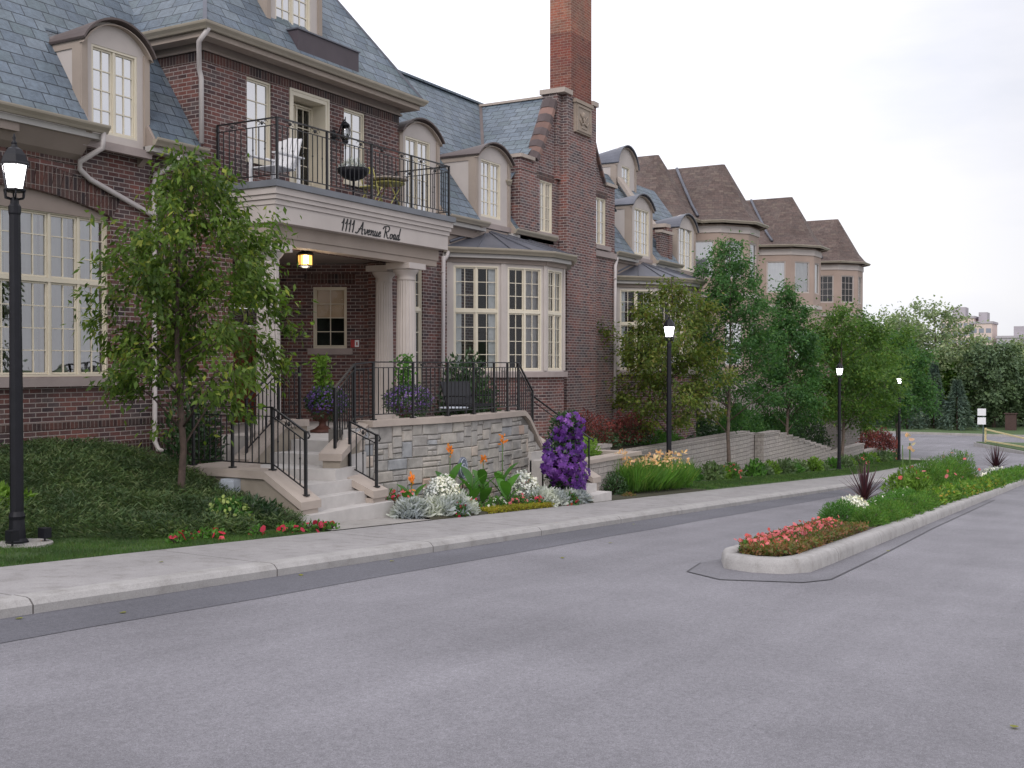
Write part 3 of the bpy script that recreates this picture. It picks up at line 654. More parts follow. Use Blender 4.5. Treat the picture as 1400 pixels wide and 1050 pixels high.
m=MB(); m.add([(x,y,gz(x)+.012) for x,y in ((12.35,9.99),(14.9,9.99),(14.85,10.8),(12.6,10.8))],[(0,1,2,3)]); structure(m.build('path','apron_concrete'))
# median with its concrete kerb
def isl(off):
    R=[(13.35+off*1.0,4.55-off*.2),(13.2+off,4.15),(13.32+off*.9,3.78+off*.5),(13.75+off*.4,3.56+off),(15,3.56+off)]
    R+=[(x,3.56+off+(x-15)*.012) for x in rng_(18,52,3)]
    R+=[(53-off,4.3),(52.9-off,5.9-off)]
    R+=[(x,4.86-off+(x-15)*.034) for x in rng_(52,15.5,3)]
    R+=[(14.1+off*.6,4.85-off)]
    return R
rows=[(isl(0),-.3),(isl(.015),-.03),(isl(.045),.03),(isl(.08),.048),(isl(.26),.048),(isl(.27),.01)]
m=MB(); n=len(rows[0][0]); vs=[];[vs.extend([(x,y,gz(x)+d) for x,y in r]) for r,d in rows]
m.add(vs,[(j*n+i,j*n+(i+1)%n,(j+1)*n+(i+1)%n,(j+1)*n+i) for j in range(5) for i in range(n)],True)
structure(m.build('median_kerb','kerb_concrete'))
I=isl(.26); nb=len(I); half=[(x,y) for x,y in I]
m=MB(); xs_=rng_(13.6,52.6,1.5)
def isw(x):
    lo=3.82+(x-15)*.012; hi=4.6+(x-15)*.034
    if x<14: lo+= (14-x)*.6; hi-=(14-x)*.4
    return lo,hi
m.add([(x,isw(x)[0],gz(x)+.03) for x in xs_]+[(x,isw(x)[1],gz(x)+.03) for x in xs_],[(i,i+1,len(xs_)+i+1,len(xs_)+i) for i in range(len(xs_)-1)]); structure(m.build('median_soil','soil'))
m=MB(); pp=[(13.7,4.98),(12.73,4.8),(12.32,4.24),(12.76,3.4),(13.26,3.2),(16.3,3.25),(22,3.42),(34,3.6),(34,4.1),(20,4.4)]
edge=pp[:8]
qq=[(12.7,4.82),(12.35,4.25),(12.76,3.42),(13.3,3.2),(16.3,3.25),(22,3.42),(34,3.6),(34,3.9),(22,3.75),(15,3.7),(13.3,3.95),(13.2,4.7),(14.2,5.2),(13.9,5.3)]
idx=[tuple(range(len(pp)))]
m.add([(x,y,gz(x)-.1345) for x,y in pp],idx); structure(m.build('asphalt_patch','asphalt_patch_light'))
m=MB()
for (xa,ya),(xb,yb) in zip(edge,edge[1:]):
    L=math.hypot(xb-xa,yb-ya); nx_,ny_=-(yb-ya)/L*.011,(xb-xa)/L*.011
    m.add([(xa-nx_,ya-ny_,gz(xa)-.131),(xb-nx_,yb-ny_,gz(xb)-.131),(xb+nx_,yb+ny_,gz(xb)-.131),(xa+nx_,ya+ny_,gz(xa)-.131)],[(0,1,2,3)])
structure(m.build('sealed_joint','asphalt_joint'))
# ------------------------------------------------------------------ the brick building
B=thing('brick_building','long brown brick building with blue slate roofs, balconied entrance and tall chimney stack','building',(14.86,15.4,-.4))
FW=STREET(0,15.4)
# left wing wall with its wide arched window opening
WX0,WX1,WS,WT=9.08,13.1,1.42,4.12
m=MB(); wall(m,FW,14.86,-1.2,5.5,[(WX0,WX1,WS,4.42)],.14,a0=3)
arc=arch_pts(WX0,WX1,4.15,.29,20)
for i in range(20):   # spandrel above the segmental arch
    (xa,za),(xb,zb)=arc[i],arc[i+1]; m.add([(xa,15.4,za),(xb,15.4,zb),(xb,15.4,4.45),(xa,15.4,4.45)],[(0,1,2,3)]); m.add([(xa,15.4,za),(xa,15.54,za),(xb,15.54,zb),(xb,15.4,zb)],[(0,1,2,3)])
m.box(3,3.3,15.4,22,-.2,5.5); m.build('wall','brick',B)
m=MB()
out=arch_pts(WX0-.02,WX1+.02,4.15,.29,26)
for i in range(26):  # brick voussoirs
    (xa,za),(xb,zb)=out[i],out[i+1]; dx=((xa+xb)/2-11.09)*.12
    m.hexa([(xa,15.385,za),(xb,15.385,zb),(xb,15.41,zb),(xa,15.41,za),(xa+dx,15.385,za+.42),(xb+dx,15.385,zb+.42),(xb+dx,15.41,zb+.42),(xa+dx,15.41,za+.42)])
m.build('brick_arch','brick_soldier',B)
m=MB(); m.box(3,14.86,15.392,15.41,.08,.285); m.box(3,14.86,15.392,15.41,.56,.68); m.build('soldier_course','brick_soldier',B)
m=MB(); m.prism([(x,0,z) for x,z in [(WX0,4.1)]+arc[::1]+[(WX1,4.1)]][::-1],(0,15.47,0),(0,15.6,0)); m.build('lintel','stucco_frieze',B)
m=MB(); m.box(WX0-.12,WX1+.22,15.3,15.45,1.26,1.415); m.build('sill','stone_sill',B)
n7=7; cw=(WX1-WX0)/n7
window(B,FW,WX0,WX1,WS,4.12,nc=7,cols=2,rows=4,transom=3.0,rup=3,back=.12,glass='glass',curtain=('curtain',[(0.0,.2),(.21,.36),(.37,.52),(.53,.68),(.69,.83),(.86,1)]),depth=.9,label='wide window of seven casements with white curtains')
# eave, frieze box and roof of the left wing
rw=lambda y:5.56+1.55*(y-14.98) if y<17.6 else 5.56+1.55*2.62+.9*(y-17.6)
m=MB(); roofslab(m,3,12.33,14.93,17.6,rw); roofslab(m,13.72,14.83,14.93,17.6,rw); roofslab(m,12.33,13.72,16.1,17.6,rw); roofslab(m,3,14.83,17.6,20.6,rw); m.build('slate_roof','slate',B)
gutter(B,[(3,14.95),(12.62,14.95)],5.56,fascia='w'); gutter(B,[(13.62,14.95),(14.86,14.95)],5.56,fascia='w')
m=MB(); m.box(3,11.05,15.02,15.39,5.2,5.33); m.box(11.08,12.32,15.22,15.39,5.14,5.33)
m.prism([(0,15.02,5.33),(0,15.39,5.33),(0,15.39,5.0),(0,15.25,5.08)],(3,0,0),(12.4,0,0)); 
for xa,xb in ((12.25,12.36),(13.66,13.78)):   # kicked side walls where the dormer breaks the eave
    m.hexa([(xa,14.95,5.42),(xb,14.95,5.42),(xb,15.38,5.1),(xa,15.38,5.1),(xa,14.97,5.54),(xb,14.97,5.54),(xb,15.38,6.16),(xa,15.38,6.16)])
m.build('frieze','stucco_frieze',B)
m=MB(); m.box(11.1,12.45,15.375,15.41,4.93,5.12); m.build('soldier_course','brick_soldier',B)
dormer(B,12.33,13.72,15.18,17.5,5.36,7.0,.42,12.53,13.49,5.5,6.95,label='large dormer over the wide arched window')
pipe(B,[(12.55,14.92,5.45),(12.55,14.94,5.2),(12.38,15.28,4.98),(12.4,15.32,4.86),(12.6,15.32,4.72),(13.9,15.32,4.3),(13.98,15.32,4.2)])
pipe(B,[(14.25,14.92,5.45),(14.22,15.0,5.2),(14.0,15.3,5.0),(13.99,15.33,4.8),(13.98,15.33,.25),(13.99,15.25,.1),(14.05,15.12,.08)],brackets=[(13.98,15.33,3.5),(13.98,15.33,1.4)])
# ---------------- entrance block
EX0,EX1=14.86,21.0
m=MB(); Fe=STREET(0,15.0)
H=[(16.0,16.7,5.6,7.18),(17.27,18.42,4.9,7.17),(18.98,19.73,5.6,7.18)]
wall(m,Fe,EX1,3.95,7.37,H,.16,a0=EX0,th=.01)
m.box(EX0,EX0+.3,15.006,20,3.95,7.37); m.box(EX1-.3,EX1,15.004,20,3.95,7.37)
m.box(EX0,15.6,15.0,15.4,-.3,3.948); m.box(15.3,15.6,15.4,17.6,-.3,3.948)
m.box(20.5,21.0,15.06,15.7,-.3,3.948)
m.build('wall','brick',B)
m=MB()
for a,b in ((EX0-.003,17.1),(18.6,EX1+.003)): m.box(a,b,14.992,15.01,7.19,7.372)
m.box(17.1,18.6,14.992,15.01,7.19,7.372); m.box(EX0-.008,EX0+.01,15.0,18,7.19,7.372); m.build('soldier_course','brick_soldier',B)
m=MB(); m.box(EX0-.03,EX1+.03,14.97,20,7.375,7.62); m.box(EX0-.06,EX1+.06,14.94,20,7.375,7.42); m.box(EX0-.35,EX1+.3,14.62,20,7.6,7.64); m.build('frieze','stucco_frieze',B)
for h in (H[0],H[2]):
    window(B,Fe,h[0],h[1],h[2],h[3],nc=1,cols=2,rows=4,back=.05,glass='glass_sky')
    m=MB(); m.box(h[0]-.03,h[1]+.03,14.95,15.06,h[2]-.08,h[2]-.002); m.build('sill','trim_cream',B)
# balcony door in its deep cream reveal
Fd=STREET(0,15.0); a,b,c,d=H[1]
m=MB(); 
m.box(a,a+.07,14.99,15.48,c,d); m.box(b-.07,b,14.99,15.48,c,d); m.box(a+.07,b-.07,14.99,15.48,d-.08,d); m.box(a-.05,a-.001,14.975,15.02,c,d+.05); m.box(b+.001,b+.05,14.975,15.02,c,d+.05); m.box(a-.001,b+.001,14.975,15.02,d+.001,d+.05)
m.build('door_frame','trim_cream',B)
window(B,STREET(0,15.36),a+.08,b-.07,c+.05,7.05,nc=2,cols=2,rows=5,back=.0,glass='glass_dark',name='door',label='glazed balcony door')
# recess behind the porch: side wall, door wall and canted wall
m=MB(); wall(m,F_((15.6,17.55),(19.55,17.55)),3.95,-.3,3.95,[(2.5,3.9,.3,3.0)],.1)
P1=(19.62,17.2); P2=(20.5,15.66); Fc=F_(P1,P2); wl=.62
wall(m,Fc,Fc.L,-.3,3.95,[(wl,wl+.78,2.0,3.42)],.1)
m.add([(19.55,17.55,-.3),(19.62,17.2,-.3),(19.62,17.2,3.95),(19.55,17.55,3.95)],[(0,1,2,3)])
m.build('porch_wall','brick',B)
m=MB()
top=[(wl+.78*i/10,3.42+.07*(1-((i-5)/5)**2)) for i in range(11)]
m.obox(Fc,wl-.2,wl+.98,-.05,.006,3.5,3.72); m.build('brick_arch','brick_soldier',B)
m=MB(); m.obox(Fc,wl-.12,wl+.92,-.06,.07,1.86,1.995); m.build('sill','stone_sill',B)
window(B,Fc,wl,wl+.78,2.0,3.42,nc=1,cols=2,rows=4,back=.05,glass='glass_clear',blind=('blind',2.72),depth=.4,label='porch window with a tan blind half down')
Fdw=F_((15.6,17.55),(19.55,17.55))
m=MB()
for q in ((2.5,2.63,.3,3.0),(3.77,3.9,.3,3.0),(2.63,3.77,2.9,3.0),(2.63,3.77,2.42,2.5)): m.obox(Fdw,q[0],q[1],-.12,.03,q[2],q[3])
df=m.build('door_frame','trim_cream',B)
m=MB(); m.obox(Fdw,2.63,3.77,-.1,-.04,.32,2.42); 
for k in (0,1): m.obox(Fdw,2.73+k*.55,3.15+k*.55,-.04,-.025,.45,1.1); m.obox(Fdw,2.73+k*.55,3.15+k*.55,-.04,-.025,1.25,2.3)
dd=m.build('front_door','door_wood',B); m=MB(); m.obox(Fdw,2.67,2.7,-.02,.04,1.2,1.5); m.build('handle','brass_yellow',dd)
m=MB(); m.obox(Fdw,2.64,3.76,-.09,-.07,2.51,2.89); m.build('glass','glass_sky',df)
# soffit, architrave, stepped fascia and lead edge of the balcony
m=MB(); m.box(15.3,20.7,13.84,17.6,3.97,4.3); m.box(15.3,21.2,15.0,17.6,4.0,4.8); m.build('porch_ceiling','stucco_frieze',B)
def ring(mb,x0,x1,y0,z0,z1,t=.25): mb.box(x0,x1,y0,y0+t,z0,z1); mb.box(x0,x0+t,y0+t,15.0,z0,z1); mb.box(x1-t,x1,y0+t,15.0,z0,z1)
m=MB(); ring(m,15.27,20.82,13.78,3.96,4.2,.3); ring(m,15.3,20.79,13.81,3.83,3.958,.3); m.build('architrave','stucco',B)
m=MB(); ring(m,15.2,20.9,13.58,4.2,4.51); ring(m,15.18,20.93,13.555,4.515,4.605); ring(m,15.15,20.95,13.52,4.61,4.69); ring(m,15.12,20.98,13.49,4.695,4.815); m.box(15.45,20.65,13.8,15,4.35,4.6); m.build('balcony_fascia','stucco_light',B)
m=MB(); m.box(15.08,21.02,13.44,15.0,4.818,4.935); m.build('balcony_edge','flashing',B)
def column(x,y,r=.215):
    m=MB(); m.lathe((x,y,.3),[(r*1.5,0),(r*1.5,.12),(r*1.42,.13),(r*1.38,.2),(r*1.15,.24),(r*1.12,.3)],24)
    n=40; m.lathe((x,y,.6),[(r*1.04,0),(r*1.03,.9),(r*.98,1.9),(r*.9,2.86)],n,flute=.075,smooth=False)
    m.lathe((x,y,3.46),[(r*.93,0),(r*.97,.02),(r*.93,.05),(r*.92,.1),(r*1.2,.17),(r*1.32,.21),(r*1.32,.24)],24)
    m.box(x-r*1.45,x+r*1.45,y-r*1.45,y+r*1.45,3.7,3.828)
    return m.build('column','stucco_light',B)
column(15.5,14.02); column(19.86,14.0)
column(20.12,14.78,.2)
m=MB(); m.box(20.36,20.56,15.0,15.4,-.3,3.95); m.build('wall','brick',B)
# entrance roof: hipped mansard with a dormer and blind box
re=lambda d:7.72+(1.5*d if d<.0 else 1.52*d)
m=MB(); x0,x1,y0,yb=14.42,21.3,14.5,20.5; hgt=3.0; D_=hgt/1.52
a=[(x0,y0,7.72),(x1,y0,7.72),(x1,yb,7.72),(x0,yb,7.72),(x0+D_,y0+D_,7.72+hgt),(x1-D_,y0+D_,7.72+hgt),(x1-D_,yb,7.72+hgt),(x0+D_,yb,7.72+hgt)]
m.add(a,[(0,1,5,4),(1,2,6,5),(3,0,4,7),(4,5,6,7),(0,3,2,1)]); m.build('slate_roof','slate',B)
for i_,j_ in ((1,5),(0,4)): m=MB(); m.bar(a[i_],a[j_],.07,.05); m.build('ridge_cap','lead',B)
gutter(B,[(x0+.06,20.3),(x0+.06,y0+.04),(x1-.06,y0+.04),(x1-.06,20.3)],7.73,fascia=True)
pipe(B,[(14.5,14.42+.06,7.62),(14.47,14.7,7.4),(14.72,14.95,7.0),(14.78,14.96,6.85),(14.78,14.96,5.66)])
dormer(B,16.55,18.2,15.0,16.9,8.0,9.5,.42,16.82,17.88,8.05,9.45,roofmat='copper_dark',sill=False,label='dormer over the balcony')
m=MB(); m.box(17.02,18.98,14.6,15.3,7.72,8.28); m.build('parapet_box','grey_board',B); m=MB(); m.box(16.99,19.01,14.57,15.3,8.282,8.31); m.build('flashing','lead',B)
# ---------------- middle section
GX0,GX1=26.4,32.62
Fm=STREET(0,15.1)
m=MB(); wall(m,Fm,23.2,-1.2,5.2,[(21.72,22.12,.9,3.98)],.1,a0=20.9,th=.01); wall(m,Fm,GX0+.2,4.3,5.2,[],.1,a0=23.2,th=.01); wall(m,Fm,23.3,-1.2,4.3,[],a0=23.2,th=.01); m.box(23.3,28.6,15.12,15.3,-1.2,4.4)
m.build('wall','brick',B)
window(B,Fm,21.72,22.12,.9,3.98,nc=1,cols=2,rows=4,transom=2.95,rup=3,back=.05,glass='glass_dark',curtain=('curtain_dim',[(.0,.9)]))
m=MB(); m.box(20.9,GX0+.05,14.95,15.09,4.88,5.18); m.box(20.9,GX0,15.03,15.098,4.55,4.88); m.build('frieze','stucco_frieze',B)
rm=lambda y:5.3+1.35*(y-14.78)
m=MB()
for q in ((21.02,20.95+.02,14.75,18.1),(22.7,24.36,14.75,18.1),(26.18,26.42,14.75,16.4)): 
    if q[1]>q[0]: roofslab(m,q[0],q[1],q[2],q[3],rm)
roofslab(m,20.98,22.7,16.2,18.1,rm); roofslab(m,24.36,33.5,16.2,18.1,rm)
roofslab(m,20.6,33.5,18.1,21.2,lambda y:9.78-1.2*(y-18.1)); m.build('slate_roof','slate',B)
m=MB(); m.bar((20.6,18.1,9.8),(30.2,18.1,9.8),.16,.06); m.build('ridge_cap','slate',B)
gutter(B,[(22.72,14.78),(24.6,14.78)],5.31,fascia='w'); gutter(B,[(26.0,14.78),(28.38,14.78)],5.31,fascia='w')
for xa,xb in ((22.66,22.76),(24.3,24.4),(26.14,26.24)):
    m=MB(); m.hexa([(xa,14.78,5.16),(xb,14.78,5.16),(xb,15.1,4.9),(xa,15.1,4.9),(xa,14.8,5.3),(xb,14.8,5.3),(xb,15.12,5.74),(xa,15.12,5.74)]); m.build('eave_return','stucco',B)
dormer(B,21.03,22.66,15.0,16.9,4.95,7.06,.38,21.26,22.3,5.1,6.98,sill=False,label='dormer beside the balcony railing')
dormer(B,24.39,26.14,15.0,16.9,5.35,7.08,.38,24.66,25.68,5.5,7.0,label='dormer above the first bay')
# cross gable roof behind the parapet
cr=lambda x:6.72+.87*(x-26.2)
m=MB(); xr=29.62; zr=cr(xr); yv=lambda z:14.78+(z-5.3)/1.35+.06
for sgn in (1,-1):
    xe=xr-sgn*(xr-26.1); ze=cr(26.1); xk=xr-sgn*(xr-26.9); zk=cr(26.9)+.0
    y0=14.95
    p=[(xe,y0,ze),(xe,yv(ze),ze),(xk,yv(zk),zk),(xk,y0,zk)]; q=[(xk,y0,zk),(xk,yv(zk),zk),(xr,yv(zr),zr),(xr,y0,zr)]
    for f in (p,q): m.add(f if sgn>0 else f[::-1],[(3,2,1,0)])
m.build('slate_roof','slate',B)
m=MB(); m.bar((xr,15.2,zr+.02),(xr,18.2,zr+.02),.16,.07); m.build('ridge_cap','stone_cap',B)
m=MB(); v0=(26.2,yv(cr(26.1))-.03,cr(26.1)+.03); v1=(26.9,yv(cr(26.9))-.03,cr(26.9)+.03); v2=(xr,yv(zr)-.03,zr+.03); m.bar(v0,v1,.14,.04); m.bar(v1,v2,.16,.04); m.build('valley_flashing','copper_dark',B)
gutter(B,[(26.08,16.1),(26.08,14.98),(26.12,14.95)],cr(26.1),fascia=True)
# gable wall with swept parapet
Fg=STREET(0,14.8)
gh=[(27.53,28.3,5.38,6.86),(31.2,31.95,5.38,6.86)]
m=MB(); wall(m,Fg,GX1,-1.2,7.0,gh,.12,a0=GX0,th=.3)
def sweep(u): # height of the parapet, u from outer 0 to stack 1
    return 7.32+2.1*(u**1.35) if u>.0 else 7.0
LX=[27.15+(28.42-27.15)*i/10 for i in range(11)]; LZ=[7.15+2.05*((i/10)**.8)*(.55+.45*(i/10)) for i in range(11)]
prof=[(GX0,6.98),(GX0,7.3),(27.15,7.3)]+list(zip(LX,[z for z in LZ]))
prof=[(GX0,6.98),(GX0,7.3),(27.05,7.3),(27.1,7.2)]+list(zip(LX[1:],LZ[1:]))+[(28.45,6.98)]
m.prism([(x,0,z) for x,z in prof],(0,14.8,0),(0,15.1,0))
mir=lambda x:GX0+GX1-x
m.prism([(mir(x),0,z) for x,z in prof][::-1],(0,14.8,0),(0,15.1,0))
m.box(28.4,30.6,14.82,15.1,6.9,9.0)
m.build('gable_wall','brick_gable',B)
for mm in (lambda x:x,mir):
    t1=MB()
    for i in range(1,10):
        t1.cur=i%2
        xa,za,xb,zb=LX[i],LZ[i],LX[i+1] if i<10 else 28.42,LZ[i+1] if i<10 else LZ[10]
        dx,dz=xb-xa,zb-za; L=math.hypot(dx,dz); nx,nz=-dz/L,dx/L; st=.02 if i%2 else 0
        k=[]
        for (s_,e) in ((0,.0),(1,.0)):
            X=xa+dx*s_*1.08; Z=za+dz*s_*1.08
            for (yy,hh) in ((14.7,-.02),(14.72,.09),(14.85,.17+st),(15.05,.17+st),(15.17,.09),(15.2,-.02)): k.append((mm(X+nx*hh),yy,Z+nz*hh))
        t1.add(k,[(0,1,7,6),(1,2,8,7),(2,3,9,8),(3,4,10,9),(4,5,11,10),(0,5,4,3,2,1),(6,7,8,9,10,11),(5,0,6,11)])
    t1.build('coping_tiles',['tile_brown','tile_dark'],B)
    s=MB(); xa,xb=sorted((mm(GX0-.06),mm(27.12))); s.box(xa,xb,14.72,15.18,7.302,7.4); s.build('kneeler_cap','stone_cap',B)
m=MB(); m.box(27.35,28.4,14.792,14.81,6.88,7.07); m.box(31.1,32.05,14.792,14.81,6.88,7.07); m.build('soldier_course','brick_soldier',B)
for h in gh:
    window(B,Fg,*h,nc=2,cols=2 if h[0]<30 else 1,rows=4,back=.04,glass='glass_sky')
    m=MB(); m.box(h[0]-.15,h[1]+.2,14.7,14.84,5.24,5.375); m.build('sill','stone_sill',B)
m=MB(); m.box(31.0,GX1+.06,14.73,14.79,5.02,5.2); m.build('string_course','stone_sill',B)
# chimney
m=MB(); m.box(28.66,30.6,14.5,14.815,-1.2,6.9); m.box(28.66,30.6,14.5,15.2,6.9,9.46); m.box(28.42,28.66,14.7,15.2,7.0,9.46)
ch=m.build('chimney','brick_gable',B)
m=MB(); m.box(28.9,30.28,14.51,15.2,9.46,11.35); m.build('chimney_shaft','brick_red',ch)
m=MB(); m.box(28.9,30.28,14.51,15.2,11.352,14.5); m.build('chimney_top','brick_orange',ch)
m=MB(); m.box(28.36,28.895,14.44,15.26,9.462,9.6); m.box(30.285,30.66,14.44,15.26,9.462,9.6); m.build('cap_stone','stone_cap',ch)
m=MB(); m.box(29.05,30.12,14.42,14.5,8.45,9.36); m.box(29.0,30.17,14.38,14.5,9.3,9.4)
pl=m.build('plaque','relief_stone',ch)
m=MB(); 
for q in ((29.12,30.05,8.5,8.56),(29.12,30.05,9.2,9.26)): m.box(q[0],q[1],14.395,14.42,q[2],q[3])
for q in ((29.12,29.18),(29.99,30.05)): m.box(q[0],q[1],14.395,14.42,8.56,9.2)
m.blob((29.58,14.42,9.0),(.1,.04,.1)); m.blob((29.58,14.42,8.85),(.06,.04,.14))
for s in (-1,1): m.tube([(29.58,14.405,8.78),(29.58+s*.16,14.405,8.7),(29.58+s*.3,14.405,8.84)],.03,6); m.tube([(29.58+s*.06,14.405,8.78),(29.58+s*.1,14.405,8.92),(29.58+s*.24,14.405,9.0)],.022,6)
m.box(29.4,29.76,14.4,14.42,8.6,8.66); m.build('relief','relief_stone',pl)
pipe(B,[(22.83,14.96,4.3),(22.83,15.0,-.5)],r=.05,brackets=[(22.83,14.98,3.9),(22.83,15.0,1.5)])
pipe(B,[(32.72,14.75,5.1),(32.72,14.78,4.95),(32.5,14.72,4.8),(32.48,14.72,-.6)],r=.05,brackets=[(32.48,14.72,4.4),(32.48,14.72,1.2)])
# ---------------- canted bays
def bay(dx,zo=0,label=None,n5=5):
    V=[(23.12,15.2),(24.33,14.13),(25.47,13.52),(26.53,13.52),(27.67,14.13),(28.66,14.98)]
    V=[(x+dx,y) for x,y in V]
    s=MB(); b=MB(); f=MB(); si=MB()
    rt=B
    bb=None
    for i in range(5):
        A_,B_=V[i],V[i+1]; F=F_(A_,B_); L=F.L
        mg=.13 if i else .3
        mr=.13
        w0,w1=mg,L-mr
        if L-mg-mr<.5: w0,w1=L*.18,L*.82
        wall(s,F,L,1.44,4.4,[(w0,w1,1.47,4.12)],.09,th=.01)
        s.obox(F,-.02,mg-.06,0.003,.03,1.47,4.2); s.obox(F,L-mr+.06,L+.02,0.003,.03,1.47,4.2)
        wall(b,F,L,-1.4,1.3,[],th=.01)
        si.obox(F,-.03,L+.03,-.15,.1,1.302,1.44)
        f.obox(F,-.04,L+.04,-.2,.06,4.2,4.36)
    bb=s.build('bay_wall','stucco_light',B)
    if label:bb['label']=label
    for i in range(5):
        F=F_(V[i],V[i+1]); L=F.L; mg=.13 if i else .3
        w0,w1=mg,L-.13
        window(bb,F,w0,w1,1.47,4.12,nc=2,cols=2,rows=4,transom=2.98,rup=3,back=.02,glass='glass_dark',curtain=('curtain',[(0,.2),(.8,1)]) if i%2==0 else ('curtain_dim',[(.55,.97)]),depth=.8,flat=True)
    b.build('brick_base','brick',bb); si.build('sill','stone_sill',bb); f.build('frieze','stucco_frieze',bb)
    G=[(22.95,15.05),(24.28,13.92),(25.42,13.3),(26.58,13.3),(27.8,13.92),(28.62,14.6)]; G=[(x+dx,y) for x,y in G]
    gutter(bb,G,4.55,h=.14,w=.14,fascia='w')
    r=MB(); t=MB(); A1,A2=(25.1+dx,15.08,5.18),(26.9+dx,15.08,5.18)
    O=[(x,y-.03,4.55) for x,y in G]
    tri=[(O[0],O[1],A1),(O[1],O[2],A1),(O[3],O[4],A2),(O[4],O[5],A2)]
    for q in tri: r.add(list(q),[(0,1,2)])
    r.add([O[2],O[3],A2,A1],[(0,1,2,3)]); r.add([O[0],A1,A2,O[5]],[(0,3,2,1)])
    for o,a in ((O[1],A1),(O[2],A1),(O[3],A2),(O[4],A2),((O[2][0]*.5+O[3][0]*.5,O[2][1],4.55),((A1[0]+A2[0])/2,A1[1],5.18)),(((O[1][0]+O[0][0])/2,(O[1][1]+O[0][1])/2,4.55),A1),(((O[1][0]+O[2][0])/2,(O[1][1]+O[2][1])/2,4.55),A1)): t.bar((o[0],o[1],o[2]+.01),(a[0],a[1],a[2]+.01),.03,.04)
    r.build('lead_roof','lead',bb); t.build('seam','lead',bb)
    m=MB(); m.tube([(24.95+dx,15.03,5.2),(27.05+dx,15.03,5.2)],.05,8); m.tube([(23.2+dx,15.02,4.7),(24.95+dx,15.03,5.2)],.04,8); m.build('flashing','lead',bb)
    return bb
bay(0,label='bay window beside the porch terrace'); bay(10.15,label='bay window beyond the chimney')
pipe(B,[(23.0,14.93,4.42),(22.93,14.93,4.3),(22.86,14.95,4.2)],r=.045)
# ---------------- section beyond the chimney
m=MB(); wall(m,Fm,41.5,-1.4,5.2,[],a0=GX1-.02,th=.01); m.box(37.6,37.9,14.9,17.5,5.2,6.6); m.box(36.9,38.0,14.93,15.12,5.2,6.35)
m.build('wall','brick',B)
m=MB(); m.box(GX1,41.5,15.0,15.098,4.6,5.0); m.box(GX1,41.5,14.93,15.08,5.0,5.17); m.build('frieze','stucco_frieze',B)
m=MB(); roofslab(m,GX1+.02,34.3,14.75,17.3,rm); roofslab(m,36.2,38.4,14.75,17.3,rm); roofslab(m,34.3,36.2,16.3,17.3,rm); roofslab(m,38.4,42,16.2,17.3,rm); roofslab(m,GX1+.02,42,17.3,20.5,lambda y:8.7+.3*(y-17.3)); m.build('slate_roof','slate',B)
gutter(B,[(GX1+.05,14.78),(34.6,14.78)],5.31,fascia='w'); gutter(B,[(36.1,14.78),(38.5,14.78)],5.31,fascia='w')
for xa,xb in ((34.24,34.34),(36.16,36.26)): m=MB(); m.hexa([(xa,14.78,5.16),(xb,14.78,5.16),(xb,15.1,4.9),(xa,15.1,4.9),(xa,14.8,5.3),(xb,14.8,5.3),(xb,15.12,5.74),(xa,15.12,5.74)]); m.build('eave_return','stucco',B)
dormer(B,34.33,36.18,15.0,16.9,5.3,7.05,.42,34.68,35.95,5.4,6.98,roofmat='lead',label='dormer above the second bay')
dormer(B,38.55,40.5,15.0,17.2,5.0,6.75,.55,38.85,40.2,5.2,6.85,rows=3,roofmat='lead',label='last dormer before the turrets')
m=MB(); m.prism([(0,15.0,6.62),(0,15.0,6.75),(0,15.5,6.75),(0,16.2,7.6),(0,16.9,8.6),(0,16.9,8.4),(0,16.2,7.4),(0,15.55,6.62)],(37.5,0,0),(38.0,0,0)); m.box(36.85,38.05,14.88,15.15,6.352,6.45); m.build('parapet_coping','stone_cap',B)
dormer(B,37.55,39.4,17.0,19.5,7.5,9.15,.72,38.1,38.85,7.9,9.12,rows=3,nc=1,cols=2,roofmat='lead',sill=True,label='small round-topped dormer high on the roof')
